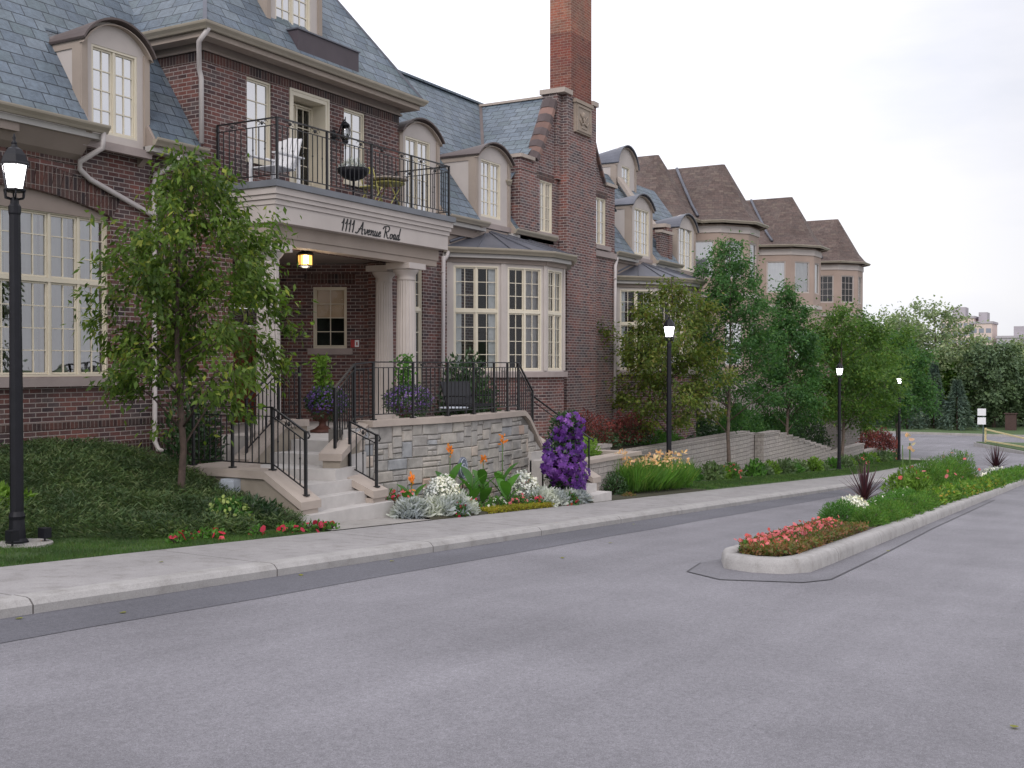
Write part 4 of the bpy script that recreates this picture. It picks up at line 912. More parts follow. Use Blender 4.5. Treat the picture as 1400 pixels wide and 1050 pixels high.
# ------------------------------------------------------------------ turreted building
TB=thing('turreted_building','pinkish stucco building with brown shingled turrets beyond the brick building','building',(52,18,-3))
def turret(cx,cy,r=2.5,lab=None,Hr=11.0,dark=False,zb=-5):
    ang=[180,216,252,288,324,360]; V=[(cx+r*math.cos(math.radians(a)),cy+r*math.sin(math.radians(a))) for a in ang]
    V=[(cx-r,cy+6)]+V+[(cx+r,cy+6)]
    s=MB(); lo=MB(); tr=MB()
    for i in range(7):
        F=F_(V[i],V[i+1]); L=F.L
        hs=[(L/2-.5,L/2+.5,5.55,7.25)] if 0<i<6 else []
        wall(s,F,L,4.9,7.98,hs,.12,th=.01); wall(s,F,L,.9,4.7,[(L/2-.5,L/2+.5,1.6,3.6)] if 0<i<6 else [],.12,th=.01); wall(lo,F,L,zb,.9,[],th=.01)
        tr.obox(F,-.03,L+.03,-.1,.08,4.7,4.9); tr.obox(F,-.02,L+.02,-.1,.05,7.6,7.9)
    w=s.build('turret_wall','stucco_turret',TB); w['label']=lab
    lo.build('stone_base','block_wall',w); tr.build('string_course','stucco_light',w)
    for i in range(1,6):
        F=F_(V[i],V[i+1]); L=F.L
        window(w,F,L/2-.5,L/2+.5,5.55,7.25,nc=1,cols=3 if dark else 1,rows=4 if dark else 1,back=.04,glass='glass_dark' if dark else 'glass',curtain=None if dark else ('curtain',[(.02,.98)]),flat=True,frame='stucco_light')
        window(w,F,L/2-.5,L/2+.5,1.6,3.6,nc=1,cols=2,rows=3,back=.04,glass='glass_sky',flat=True,frame='stucco_light')
    # bell-cast roof
    R=MB(); sl=(Hr-8.72)/(r-.62); ringr=[(r+.38,8.1),(r-.02,8.32),(r-.5,8.72),(r-1.1,8.72+.6*sl),(0.12,Hr)]
    rows=[]
    for rr,z in ringr:
        k=1 if rr>.2 else 0; oy=(cy-.9) if not k else cy
        f=rr/(r+.38); yc=cy-.9*(1-f)
        row=[(cx-rr,cy+7,z)]+[(cx+rr*math.cos(math.radians(a)),yc+rr*math.sin(math.radians(a)),z) for a in ang]+[(cx+rr,cy+7,z)]
        rows.append(row)
    vs=[p for r_ in rows for p in r_]
    R.add(vs,[(j*8+i,j*8+i+1,(j+1)*8+i+1,(j+1)*8+i) for j in range(4) for i in range(7)])
    rf=R.build('shingle_roof','shingle',TB)
    gp=[(x,y) for x,y,z in rows[0]]
    gutter(TB,gp,8.12,h=.12,w=.1,fascia=False)
    if cx>48:
        pp=[(-.16,1.36,10.93),(-.66,.97,10.35),(-1.3,.43,9.57),(-1.87,-.04,8.87),(-2.4,-.52,8.3)]
        fl=MB(); fl.tube([(cx+a_-.05,cy+b_-.05,c_+.05) for a_,b_,c_ in pp],.075,6); fl.build('valley_flashing','lead',TB)
    return w
turret(47.2,20.2,2.7,'turret nearest the slate roofs',11.2)
turret(49.9,18.0,2.5,'turret with a bright window behind the tall tree'); turret(61.4,18.0,2.5,'middle turret with pale blinds'); turret(72.1,18.0,2.5,'last turret, its windows dark and barred',dark=True)
m=MB(); m.box(41.5,75,22,30,-5,8.05); m.box(41.5,43.7,16.4,22,-5,6.5); m.build('rear_wall','stucco',TB)
m=MB(); m.add([(43,21.6,8.1),(75,21.6,8.1),(75,26,10.9),(43,26,10.9)],[(0,1,2,3)]); m.add([(41,26,10.9),(75,26,10.9),(75,32,8.1),(41,32,8.1)],[(0,1,2,3)]); m.build('shingle_roof','shingle',TB)
# ------------------------------------------------------------------ entrance steps
ST=thing('entrance_steps','pale stone steps turning up to the porch between capped cheek walls','steps',(13.8,11,-.85))
def st(pts,z0,z1): m=MB(); m.poly(pts,z0,z1); return m.build('step','step_stone',ST)
st([(12.62,10.74),(14.86,10.72),(14.86,11.1),(12.62,11.1)],-1.2,-.635)
st([(13.12,11.02),(14.5,11.0),(14.5,11.3),(13.12,11.3)],-1,-.45)
st([(13.12,11.28),(14.5,11.26),(14.25,12.6),(13.12,12.6)],-1,-.265)
st([(13.7,12.55),(14.06,11.3),(14.8,11.4),(14.8,13.05),(13.7,13.05)],-1,-.08)
st([(14.42,12.98),(14.6,11.5),(15.4,11.7),(15.4,13.03),(14.42,13.03)],-.9,.105)
st([(14.95,13.01),(15.08,11.75),(15.7,11.85),(15.7,13.01)],-.8,.3)
m=MB(); m.poly([(15.3,17.5),(15.3,13.0),(15.3,12.05),(15.72,12.0),(16.6,12.0),(17.4,11.72),(18.4,11.65),(19.6,11.75),(21.3,11.9),(21.3,15.05),(20.6,15.05),(20.6,17.5)],-.6,.298); m.build('porch_floor','step_stone',ST)
m=MB(); m.poly([(12.76,11.6),(13.11,11.6),(13.11,12.55),(13.7,12.6),(13.7,13.34),(12.76,13.34)],-1,-.13)
m.prism([(0,11.6,-1),(0,11.6,-.13),(0,10.98,-.55),(0,10.98,-1)][::-1],(12.76,0,0),(13.11,0,0)); m.build('cheek_wall','cast_concrete',ST)
m=MB(); m.poly([(12.7,11.6),(13.17,11.6),(13.17,12.5),(13.75,12.62),(13.75,13.42),(12.7,13.42)],-.128,-.01)
m.prism([(0,11.6,-.128),(0,11.6,-.01),(0,10.86,-.44),(0,10.86,-.56)][::-1],(12.7,0,0),(13.17,0,0)); m.build('cap','stone_cap',ST)
m=MB(); m.box(12.74,13.13,10.89,11.15,-.76,-.56); m.build('pier','stone_cap',ST)
# right lower cheek
m=MB(); m.prism([(0,11.6,-1),(0,11.6,-.25),(0,10.95,-.6),(0,10.95,-1)][::-1],(14.5,0,0),(14.8,0,0)); m.build('cheek_wall','cast_concrete',ST)
m=MB(); m.prism([(0,11.62,-.25),(0,11.62,-.13),(0,10.82,-.44),(0,10.82,-.56)][::-1],(14.43,0,0),(14.84,0,0)); m.build('cap','stone_cap',ST)
m=MB(); m.box(14.46,14.81,10.86,11.12,-.7,-.56); m.build('pier','stone_cap',ST)
# right upper cheek (runs up beside the turned flight) and left upper cheek
def cheek(A,Bp,w,za,zb,zf,name='cheek_wall'):
    F=F_(A,Bp); L=F.L; P=F.p; m=MB(); m.hexa([P(0,w,zf),P(L,w,zf),P(L,0,zf),P(0,0,zf),P(0,w,za-.12),P(L,w,zb-.12),P(L,0,zb-.12),P(0,0,za-.12)]); m.build(name,'cast_concrete',ST)
    m=MB(); e=.05; m.hexa([P(-e,w+e,za-.118),P(L,w+e,zb-.118),P(L,-e,zb-.118),P(-e,-e,za-.118),P(-e,w+e,za),P(L,w+e,zb),P(L,-e,zb),P(-e,-e,za)]); m.build('cap','stone_cap',ST)
cheek((14.2,11.68),(15.55,12.12),.3,.16,.62,-1)
cheek((13.9,13.3),(14.8,13.3),.28,.03,.64,-1); cheek((14.8,13.3),(15.4,13.3),.28,.64,.64,-1)
# ------------------------------------------------------------------ terrace stone wall of individual stones
SW=thing('terrace_wall','grey and buff rough stone garden wall with smooth pale coping under the porch railing','stone wall',(18.2,11.5,-1.2))
path=[(14.75,11.72),(15.5,11.74),(16.3,11.66),(17.2,11.45),(18.4,11.4),(19.5,11.5),(20.9,11.62),(21.75,11.68)]
cum=[0]
for a,b in zip(path,path[1:]): cum.append(cum[-1]+math.dist(a,b))
def onp(s,off=0):
    s=max(0,min(cum[-1]-1e-6,s))
    for i in range(len(path)-1):
        if s<=cum[i+1]:
            f=(s-cum[i])/(cum[i+1]-cum[i]); a,b=path[i],path[i+1]; t=Vector((b[0]-a[0],b[1]-a[1])).normalized()
            return (a[0]+(b[0]-a[0])*f+t.y*off,a[1]+(b[1]-a[1])*f-t.x*off)
def topz(s):
    x=onp(s)[0]
    if x>20.9: return .52-(x-20.9)*.95
    return .52
rs=random.Random(4); U=.125; UH=.1; nx=int(cum[-1]/U); nz=17; occ=[[0]*nz for _ in range(nx+1)]
m=MB()
for j in range(nz):
    for i in range(nx):
        if occ[i][j]: continue
        h=rs.choice([1,1,1,2,2,2,2,3]); w=rs.choice([1,2,2,3,3,4]) if h<2 else rs.choice([2,2,3,3,4])
        if h==3:w=3
        w=min(w,nx-i); 
        while w>1 and any(occ[i+k][j] for k in range(w)): w-=1
        while h>1 and (j+h>nz or any(occ[i+k][j+l] for k in range(w) for l in range(h))): h-=1
        for k in range(w):
            for l in range(h): occ[i+k][j+l]=1
        s0,s1=i*U+.006,(i+w)*U-.006; z1=.52-j*UH-.005; z0=.52-(j+h)*UH+.005
        sm=(s0+s1)/2; tz=topz(sm)
        if z0>=tz-.03: continue
        za=min(z1,topz(s0)-.005); zb=min(z1,topz(s1)-.005)
        if min(za,zb)<z0+.02: continue
        b=rs.uniform(.02,.045); c=rs.uniform(.012,.022); m.cur=rs.choices(range(9),[5,5,5,4,1.5,1.6,5,.8,5])[0]
        j1=lambda: rs.uniform(-.008,.008)
        P=lambda s,o,z:(*onp(s,o),z)
        v=[P(s0,-.02,z0),P(s1,-.02,z0),P(s1,-.02,zb),P(s0,-.02,za),P(s0,b*.4,z0),P(s1,b*.4,z0),P(s1,b*.4,zb),P(s0,b*.4,za),
           P(s0+c+j1(),b+j1(),z0+c+j1()),P(s1-c+j1(),b+j1(),z0+c+j1()),P(s1-c+j1(),b+j1(),zb-c+j1()),P(s0+c+j1(),b+j1(),za-c+j1())]
        m.add(v,[(0,1,5,4),(1,2,6,5),(2,3,7,6),(3,0,4,7),(4,5,9,8),(5,6,10,9),(6,7,11,10),(7,4,8,11),(8,9,10,11)])
m.build('stonework',['ashlar_%d'%i for i in range(9)],SW)
m=MB()
for s0,s1 in zip([cum[-1]*i/24 for i in range(24)],[cum[-1]*(i+1)/24 for i in range(24)]):
    P=lambda s,o,z:(*onp(s,o),z); m.hexa([P(s0,0,-1.6),P(s1,0,-1.6),P(s1,-.28,-1.6),P(s0,-.28,-1.6),P(s0,0,topz(s0)),P(s1,0,topz(s1)),P(s1,-.28,topz(s1)),P(s0,-.28,topz(s0))])
m.build('mortar_bed','mortar',SW)
m=MB(); ks=[.78]+[.78+(cum[-1]-.78)*i/26 for i in range(1,27)]
for s0,s1 in zip(ks,ks[1:]):
    P=lambda s,o,z:(*onp(s,o),z); t0,t1=topz(s0)+.004,topz(s1)+.004
    m.hexa([P(s0,.09,t0),P(s1,.09,t1),P(s1,-.32,t1),P(s0,-.32,t0),P(s0,.09,t0+.11),P(s1,.09,t1+.11),P(s1,-.32,t1+.11),P(s0,-.32,t0+.11)])
m.build('coping','stone_cap',SW)
# ------------------------------------------------------------------ railings
def scroll(mb,A,Bp,ub,h,side):
    """pair of C scrolls with a rosette between the two top rails; A..Bp plan+z of lower rail"""
    A=Vector(A);Bp=Vector(Bp);d=(Bp-A); L=d.length; d.normalize(); c=(A+Bp)/2+UP*(h/2)
    for s in (-1,1):
        pts=[]
        for k in range(10):
            a=k/9*PI*1.5; r=h*.42*(1-k/9*.55); pts.append(c+d*s*(h*.62)+ (d*s*math.cos(a)+UP*math.sin(a))*r)
        mb.tube(pts,.006,4)
    mb.blob(c,(h*.2,h*.2,h*.3),6,4)
def railing(T,pts,h=1.0,low=.1,drop=.12,step=.135,posts=None,scrolls=(),r=.012,knob=True,gap=0,start=0):
    """pts: base line points (x,y,z); vertical balusters between bottom and second rail"""
    Pts=[Vector(p) for p in pts]
    for nm,hh,w_,t_ in (('top_rail',h,.04,.022),('second_rail',h-drop,.016,.016),('bottom_rail',low,.018,.018)):
        m=MB()
        for a,b in zip(Pts,Pts[1:]): m.bar(a+UP*hh,b+UP*hh,w_,t_)
        m.build(nm,'iron',T)
    pm=None
    for k,i in enumerate(posts if posts is not None else range(len(Pts))):
        p=Pts[i]; m=MB(); m.box(p.x-.02,p.x+.02,p.y-.02,p.y+.02,p.z,p.z+h+.01); m.box(p.x-.045,p.x+.045,p.y-.045,p.y+.045,p.z,p.z+.02); m.build('post','iron',T)
    cnt=0
    for si,(a,b) in enumerate(zip(Pts,Pts[1:])):
        L=(b-a).length; n=max(2,round(L/step))
        for k in range(1,n):
            q=a+(b-a)*k/n; cnt+=1
            if cnt%2: m=MB(); m.bar(q+UP*low,q+UP*(h-drop),.015); 
            else:
                m=MB(); m.bar(q+UP*low,q+UP*(h-drop),.015)
                if knob: m.blob((q.x,q.y,q.z+h*.52),(.018,.018,.026),6,4)
            m.build('baluster','iron',T)
        s=MB(); ns=max(1,round(L/.65))
        if si not in scrolls:continue
        for k in range(ns):
            c0=a+(b-a)*((k+.5)/ns-.13/L); c1=a+(b-a)*((k+.5)/ns+.13/L); scroll(s,c0+UP*(h-drop),c1+UP*(h-drop),None,drop,1)
        s.build('scrollwork','iron',T)
BR_=thing('balcony_railing','black wrought iron railing with scrolls and knuckled bars around the balcony above the door','railing',(15.2,13.5,4.94))
bx=[15.19,16.59,17.99,19.39,20.85]
railing(BR_,[(15.19,14.96,4.94),(15.19,13.52,4.94)]+[(x,13.52,4.94) for x in bx[1:]]+[(20.85,14.96,4.94)],h=1.12,low=.1,drop=.13,step=.14,scrolls=range(6))
TR=thing('terrace_railing','long black iron railing standing on the stone wall coping, sloping down at both ends','railing',(18,11.6,.63))
tp=[(*onp(s,-.1),topz(s)+.115) for s in (1.0,2.0,3.0,3.95,4.9,5.55,6.1)]
railing(TR,[(14.42,11.6,.2),(15.3,11.88,.6),tp[0]]+tp[1:]+[(*onp(6.85,-.1),topz(6.85)+.115)],h=1.03,low=.1,drop=.1,step=.13,scrolls=[3,5],knob=False)
LR=thing('step_railing','black iron railing on the left cheek wall of the entrance steps, beside the grey box','railing',(12.95,11.6,0))
railing(LR,[(12.93,13.3,-.01),(12.93,12.45,-.01),(12.93,11.62,-.01),(12.95,10.98,-.37)],h=.97,low=.1,drop=.14,step=.13,scrolls=[2])
m=MB(); m.tube([(12.95,10.98,.6),(12.95,10.93,.6),(12.95,10.9,.54),(12.95,10.93,.5)],.014,6); m.build('volute','iron',LR)
RR=thing('step_railing','short black iron railing on the right cheek wall beside the stone wall','railing',(14.65,11.3,-.2))
railing(RR,[(14.66,11.48,-.19),(14.66,10.93,-.4)],h=.86,low=.1,drop=.14,step=.15,scrolls=[0])
m=MB(); m.tube([(14.66,10.93,.46),(14.66,10.88,.46),(14.66,10.85,.4),(14.66,10.88,.36)],.014,6); m.build('volute','iron',RR)
PR=thing('step_railing','black iron railing climbing beside the fluted left column to the porch floor','railing',(14.3,13.16,.2))
railing(PR,[(14.0,13.16,.08),(14.8,13.16,.64),(15.36,13.16,.64)],h=.95,low=.1,drop=.12,step=.13,scrolls=[1])
# ------------------------------------------------------------------ right-hand steps, handrail
S2=thing('side_steps','low pale stone steps with one sloping cheek wall, right of the purple clematis','steps',(21.5,10.4,-1.3))
for k in range(6):
    y0=10.02+k*.3; z1=-1.14+k*.17; m=MB(); xr=21.95-(0 if k==0 else .12*(k==1)); m.box(21.05,xr+.0 if k<2 else 21.9,y0,y0+.34,-1.7,z1); m.build('step','step_stone',S2)
m=MB(); m.prism([(0,12.2,-1.7),(0,12.2,.02),(0,10.55,-.98),(0,10.55,-1.7)][::-1],(21.92,0,0),(22.2,0,0)); m.build('cheek_wall','cast_concrete',S2)
m=MB(); m.prism([(0,12.25,.02),(0,12.25,.14),(0,10.42,-.86),(0,10.42,-.98)][::-1],(21.86,0,0),(22.26,0,0)); m.build('cap','stone_cap',S2)
m=MB(); m.box(21.9,22.22,10.46,10.72,-1.3,-.95); m.build('pier','stone_cap',S2)
HR=thing('handrail','plain black iron handrail slanting down beside the side steps','handrail',(22.06,10.6,-.8))
m=MB(); m.tube([(22.06,12.1,.95),(22.06,10.6,.0),(22.06,10.52,-.03),(22.06,10.52,-.08)],.02,8); m.tube([(22.06,12.1,.83),(22.06,10.62,-.1)],.01,6); m.build('rail','iron',HR)
for p in ((22.06,10.62,-.78,.0),(22.06,12.05,.0,.93)): m=MB(); m.bar((p[0],p[1],p[2]),(p[0],p[1],p[3]),.03); m.build('post','iron',HR)
# ------------------------------------------------------------------ retaining walls
W1=thing('low_retaining_wall','short pale block retaining wall with slab cap beside the side steps','retaining wall',(24,10.9,-1.5))
m=MB(); m.box(22.4,25.4,10.86,11.2,-1.8,-.62); m.box(25.1,25.4,11.2,13.2,-1.8,-.62); m.build('blocks','block_wall',W1)
m=MB(); m.box(22.35,25.46,10.8,11.22,-.618,-.53); m.box(25.08,25.46,11.22,13.2,-.618,-.53); m.build('cap','stone_cap',W1)
W2=thing('long_retaining_wall','long pale block retaining wall stepping down the slope behind the street trees','retaining wall',(45,13,-2))
m=MB(); c=MB()
def seg(x0,x1,y,z0,z1,zt=-3.9,th=.35):
    F=F_((x0,y),(x1,z0 if False else y)); m.box(x0,x1,y,y+th,zt,z1-.09); c.box(x0-.02,x1+.02,y-.04,y+th+.02,z1-.088,z1)
seg(22.4,28.4,13.0,0,-.6); seg(28.42,41.0,13.0,0,-.88); seg(42.1,44.2,12.75,0,-1.02); m.box(41.001,42.099,13.12,13.4,-3.9,-1.1); c.box(41.001,42.099,13.1,13.4,-1.098,-1.0)
m.box(41.0,42.1,13.45,13.8,-3.9,-1.1); c.box(41.0,42.1,13.4,13.8,-1.098,-1.01); m.box(40.7,41.0,13.35,13.8,-3.9,-.98)
x=44.2; z=-1.02
while x<52.5: x2=x+.95; z-=.135; seg(x+.001,x2,12.75,0,z,-4.2); x=x2
seg(x+.001,60,12.75,0,-2.5,-4.3); seg(60.01,66,12.75,0,-2.95,-4.3)
m.build('blocks','block_wall',W2); c.build('cap','block_wall',W2)
# ------------------------------------------------------------------ street lamps
def lamp(x,y,lab):
    z=gz(x)-.0; T=thing('street_lamp',lab,'street lamp',(x,y,z),'lamp posts along the sidewalk')
    m=MB(); m.lathe((x,y,z),[(.13,0),(.13,.05),(.1,.08),(.085,.3),(.095,.34),(.075,.4)],14,flute=.06,smooth=False); m.build('base','lamp_iron',T)
    m=MB(); m.lathe((x,y,z+.4),[(.076,0),(.074,1.5),(.062,3.48),(.07,3.5),(.07,3.58),(.05,3.61),(.045,3.68)],16,flute=.05,smooth=False); m.build('post','lamp_iron',T)
    zt=z+4.08; m=MB()
    for k in range(6):
        a=PI/3*k; ca,sa=math.cos(a),math.sin(a)
        m.tube([(x+ca*.03,y+sa*.03,zt-.02),(x+ca*.11,y+sa*.11,zt+.0),(x+ca*.12,y+sa*.12,zt+.08)],.011,5)
        m.bar((x+ca*.1,y+sa*.1,zt+.1),(x+ca*.15,y+sa*.15,zt+.38),.012)
    m.lathe((x,y,zt+.07),[(.12,0),(.135,.01),(.135,.03),(.12,.035)],6,smooth=False); m.build('cage','lamp_iron',T)
    m=MB(); m.lathe((x,y,zt+.105),[(.09,0),(.142,.27)],6,smooth=False); m.build('lantern_glass','lamp_glow',T)
    m=MB(); m.lathe((x,y,zt+.377),[(.178,0),(.178,.022),(.165,.035),(.135,.12),(.085,.19),(.045,.215),(.03,.25)],6,smooth=False); m.build('lantern_cap','lamp_iron',T)
    m=MB(); m.lathe((x,y,zt+.615),[(.02,0),(.035,.025),(.02,.05),(.012,.06),(.02,.085),(.004,.14)],8); m.build('finial','lamp_iron',T)
lamp(8.39,11.5,'nearest black lamp post, lit lantern in front of the wide arched window')
lamp(29.04,11.5,'lit black lamp post in front of the bronze-green street tree by the daylilies')
lamp(49.1,11.5,'lit black lamp post between the street trees at the stepped wall')
lamp(62,11.34,'farthest lit lamp post, at the corner of the sidewalk')
for q,lb in (((8.18,11.3),'small black spotlight left of the nearest lamp base'),((8.63,11.32),'small black spotlight right of the nearest lamp base')):
    T=thing('ground_spotlight',lb,'spotlight',(q[0],q[1],gz(q[0]))); m=MB(); g=gz(q[0]); m.box(q[0]-.05,q[0]+.05,q[1]-.06,q[1]+.06,g+.08,g+.2); m.build('housing','lamp_iron',T); m=MB(); m.tube([(q[0],q[1],g-.02),(q[0],q[1],g+.1)],.012,6); m.build('stake','lamp_iron',T)
m=MB(); m.lathe((8.42,11.45,gz(8.42)-.02),[(.34,0),(.34,.045),(.32,.05)],18,smooth=False); tag(m.build('lamp_footing','apron_concrete'),'round concrete footing under the nearest lamp post','footing')
# ------------------------------------------------------------------ lettering on the balcony fascia
Fs=STREET(17.08,13.58)
def stroke(mb,pts,x0,z0,s,w=.013,y=13.572):
    # pts in em units; drawn as flat strokes 6 mm proud, thick on the down strokes
    P=[]
    for i in range(len(pts)-1):
        for k in range(5):
            t=k/5; a=pts[max(0,i-1)];b=pts[i];c_=pts[i+1];d=pts[min(len(pts)-1,i+2)]
            f=lambda q:.5*((2*b[q])+(-a[q]+c_[q])*t+(2*a[q]-5*b[q]+4*c_[q]-d[q])*t*t+(-a[q]+3*b[q]-3*c_[q]+d[q])*t**3)
            P.append((f(0),f(1)))
    P.append(pts[-1]); sl=.28
    Q=[(x0+(u+v*sl)*s,z0+v*s) for u,v in P]
    for i in range(len(Q)-1):
        (xa,za),(xb,zb)=Q[i],Q[i+1]; dx,dz=xb-xa,zb-za; L=math.hypot(dx,dz)
        if L<1e-5: continue
        th=w*(.95+.5*abs(dz)/L); nx,nz=-dz/L*th/2,dx/L*th/2; yy=y-.0006*(i%7)-.0001
        mb.hexa([(xa-nx,yy,za-nz),(xb-nx,yy,zb-nz),(xb-nx,13.582,zb-nz),(xa-nx,13.582,za-nz),(xa+nx,yy,za+nz),(xb+nx,yy,zb+nz),(xb+nx,13.582,zb+nz),(xa+nx,13.582,za+nz)])
G={'1':([[(.0,.62),(.1,.72),(.16,.98),(.16,.0)]],.3),
'A':([[(-.12,.1),(-.06,.0),(.08,.1),(.3,.6),(.42,.98)],[(.42,.98),(.44,.5),(.46,.0),(.54,.04)],[(.1,.36),(.3,.42),(.52,.38)]],.6),
'v':([[(0,.34),(.06,.42),(.1,.3),(.12,.02),(.24,.12),(.3,.36),(.26,.42),(.38,.38)]],.36),
'e':([[(0,.18),(.16,.26),(.2,.4),(.1,.42),(.03,.22),(.1,.02),(.28,.12)]],.28),
'n':([[(0,.34),(.06,.42),(.06,.0)],[(.06,.22),(.18,.42),(.24,.36),(.22,.08),(.28,.01),(.36,.1)]],.36),
'u':([[(0,.34),(.05,.42),(.05,.1),(.1,.0),(.2,.12),(.24,.42)],[(.24,.42),(.23,.08),(.28,.01),(.36,.1)]],.36),
'R':([[(.08,.0),(.1,.5),(.1,.9)],[(-.14,.72),(-.06,.9),(.14,1.0),(.36,1.0),(.47,.84),(.4,.62),(.24,.52),(.08,.5)],[(.2,.5),(.3,.26),(.4,.02),(.54,.06)]],.62),
'o':([[(.16,.4),(.04,.36),(.02,.1),(.1,.0),(.2,.1),(.22,.32),(.14,.4),(.32,.32)]],.32),
'a':([[(.22,.38),(.1,.42),(.02,.2),(.06,.0),(.16,.08),(.22,.4)],[(.22,.4),(.2,.06),(.26,.0),(.34,.1)]],.34),
'd':([[(.22,.34),(.1,.42),(.02,.2),(.06,.0),(.16,.08),(.22,.4)],[(.26,1.0),(.22,.4),(.2,.06),(.26,.0),(.36,.1)]],.36),' ':([],.24)}
m=MB(); X=0; s_=.245; txt='1111 Avenue Road'; tot=sum(G[c][1] for c in txt); k=1.98/(tot*s_)
m2=[]
cx=17.06
for ch_ in txt:
    st_,w_=G[ch_]; m=MB()
    for p in st_: stroke(m,[(u*k,v) for u,v in p],cx,4.235,s_,.019)
    if st_: m.build('letter','text_black',B)
    cx+=w_*s_*k
# ------------------------------------------------------------------ lanterns on the building
PLt=bpy.data.lights.new('lantern_light','POINT'); PLt.energy=18; PLt.color=(1,.82,.62); PLt.shadow_soft_size=.12; plo=bpy.data.objects.new('lantern_light',PLt); C.objects.link(plo); plo.location=(16.75,14.2,3.4)
L1=thing('porch_lantern','hexagonal amber glass lantern glowing under the porch ceiling','lantern',(16.75,14.2,3.97))
cx,cy=16.75,14.2
m=MB(); m.lathe((cx,cy,3.9),[(.09,0),(.11,.03),(.11,.07)],12); m.bar((cx,cy,3.78),(cx,cy,3.93),.02); m.lathe((cx,cy,3.76),[(.17,0),(.17,.02),(.13,.06),(.04,.08)],6,smooth=False); m.lathe((cx,cy,3.54),[(.06,-.03),(.14,.0),(.16,.02)],6,smooth=False)
for k in range(6): a=PI/3*k; m.bar((cx+.15*math.cos(a),cy+.15*math.sin(a),3.55),(cx+.15*math.cos(a),cy+.15*math.sin(a),3.77),.014)
m.build('frame','lamp_iron',L1); m=MB(); m.lathe((cx,cy,3.565),[(.135,0),(.135,.185)],6,smooth=False); m.build('lantern_glass','lantern_amber',L1); m=MB(); m.lathe((cx-.085,cy-.09,3.58),[(.05,0),(.05,.16)],10); m.build('bulb','lantern_core',L1)
WL=thing('wall_lantern','round black caged lantern on the brick between balcony door and right window','wall lantern',(18.72,14.8,6.4))
cx,cy,cz=18.75,14.78,6.55
m=MB(); m.lathe((18.6,14.98,6.45),[(.02,-.02),(.09,.0)],10); m.blob((18.6,14.97,6.5),(.07,.03,.12)); m.tube([(18.6,14.95,6.5),(18.62,14.85,6.55),(18.66,14.8,6.75),(cx,cy,6.85)],.015,6); m.tube([(cx,cy,6.9),(cx,cy,6.78)],.01,6)
m.lathe((cx,cy,6.7),[(.1,0),(.09,.04),(.04,.08),(.02,.1)],12); m.lathe((cx,cy,6.36),[(.02,-.14),(.012,-.06),(.06,-.01),(.07,.02),(.05,.04)],12)
for k in range(8): a=PI/4*k; m.tube([(cx+.07*math.cos(a),cy+.07*math.sin(a),6.4),(cx+.125*math.cos(a),cy+.125*math.sin(a),6.54),(cx+.09*math.cos(a),cy+.09*math.sin(a),6.71)],.008,4)
m.build('cage','lamp_iron',WL); m=MB(); m.lathe((cx,cy,6.4),[(.05,0),(.085,.1),(.09,.2),(.07,.29)],12); m.build('lantern_glass','glass',WL)
AB=thing('alarm_box','small red alarm box with a white face on the porch brick','alarm box',(20.3,15.9,2.2))
F=F_((19.55,17.3),(20.5,15.66)); a=F.L-.12
m=MB(); m.obox(F,a-.16,a+.04,-.0,.05,2.02,2.2); m.build('back_plate','alarm_red',AB); m=MB(); m.obox(F,a-.06,a+.035,.05,.065,2.03,2.19); m.build('face','sign_white',AB); m=MB(); m.obox(F,a-.03,a+.0,.065,.07,2.07,2.15); m.build('switch','alarm_red',AB)
EB=thing('electrical_box','light grey outdoor electrical box on the left cheek wall','electrical box',(12.7,12.2,-.5))
m=MB(); m.box(12.6,12.762,12.12,12.38,-.37,-.15); m.build('housing','box_grey',EB); m=MB(); m.box(12.58,12.6,12.1,12.4,-.44,-.185); m.build('cover','box_grey',EB); m=MB(); m.tube([(12.7,12.22,-.5),(12.72,12.22,-.8)],.02,6); m.build('conduit','box_grey',EB)
# ------------------------------------------------------------------ balcony furniture
zb=4.937
AC=thing('garden_chair','white slatted garden chair on the balcony beside the door','chair',(16.6,14.35,zb))
def slab(T,name,pts8,mat): m=MB(); m.hexa(pts8); return m.build(name,mat,T)
def bx_(T,name,a,mat): m=MB(); m.box(*a); return m.build(name,mat,T)
cx,cy=15.9,14.2
for k in range(5):
    y0=cy-.28+k*.115; m=MB(); m.hexa([(cx+.22,y0,zb+.34),(cx+.25,y0,zb+.34),(cx+.25,y0+.1,zb+.34),(cx+.22,y0+.1,zb+.34),(cx+.42,y0-.0,zb+1.02-.02*abs(k-2)),(cx+.45,y0,zb+1.02-.02*abs(k-2)),(cx+.45,y0+.1,zb+1.02-.02*abs(k-2)),(cx+.42,y0+.1,zb+1.02-.02*abs(k-2))]); m.build('back_slat','white_paint',AC)
for k in range(5): m=MB(); x0=cx-.3+k*.115; m.box(x0,x0+.1,cy-.28,cy+.3,zb+.36,zb+.38); m.build('seat_slat','white_paint',AC)
for s in (cy-.34,cy+.3):
    bx_(AC,'arm',(cx-.38,cx+.4,s-.04,s+.08,zb+.58,zb+.605),'white_paint')
    bx_(AC,'leg',(cx-.34,cx-.28,s,s+.04,zb,zb+.578),'white_paint'); bx_(AC,'leg',(cx+.26,cx+.32,s,s+.04,zb,zb+.578),'white_paint')
BT=thing('round_table','round bistro table with yellow-green folding legs on the balcony','table',(19.5,14.3,zb))
cx,cy=19.55,14.25
m=MB(); m.lathe((cx,cy,zb+.68),[(.4,0),(.42,.015),(.42,.035),(.4,.04)],24); m.build('tabletop','stone_cap',BT)
for s in (-1,1):
    for q in (-1,1): m=MB(); m.tube([(cx-.28*q,cy+s*.2,zb),(cx+.28*q,cy+s*.2,zb+.67)],.013,6); m.build('leg','brass_yellow',BT)
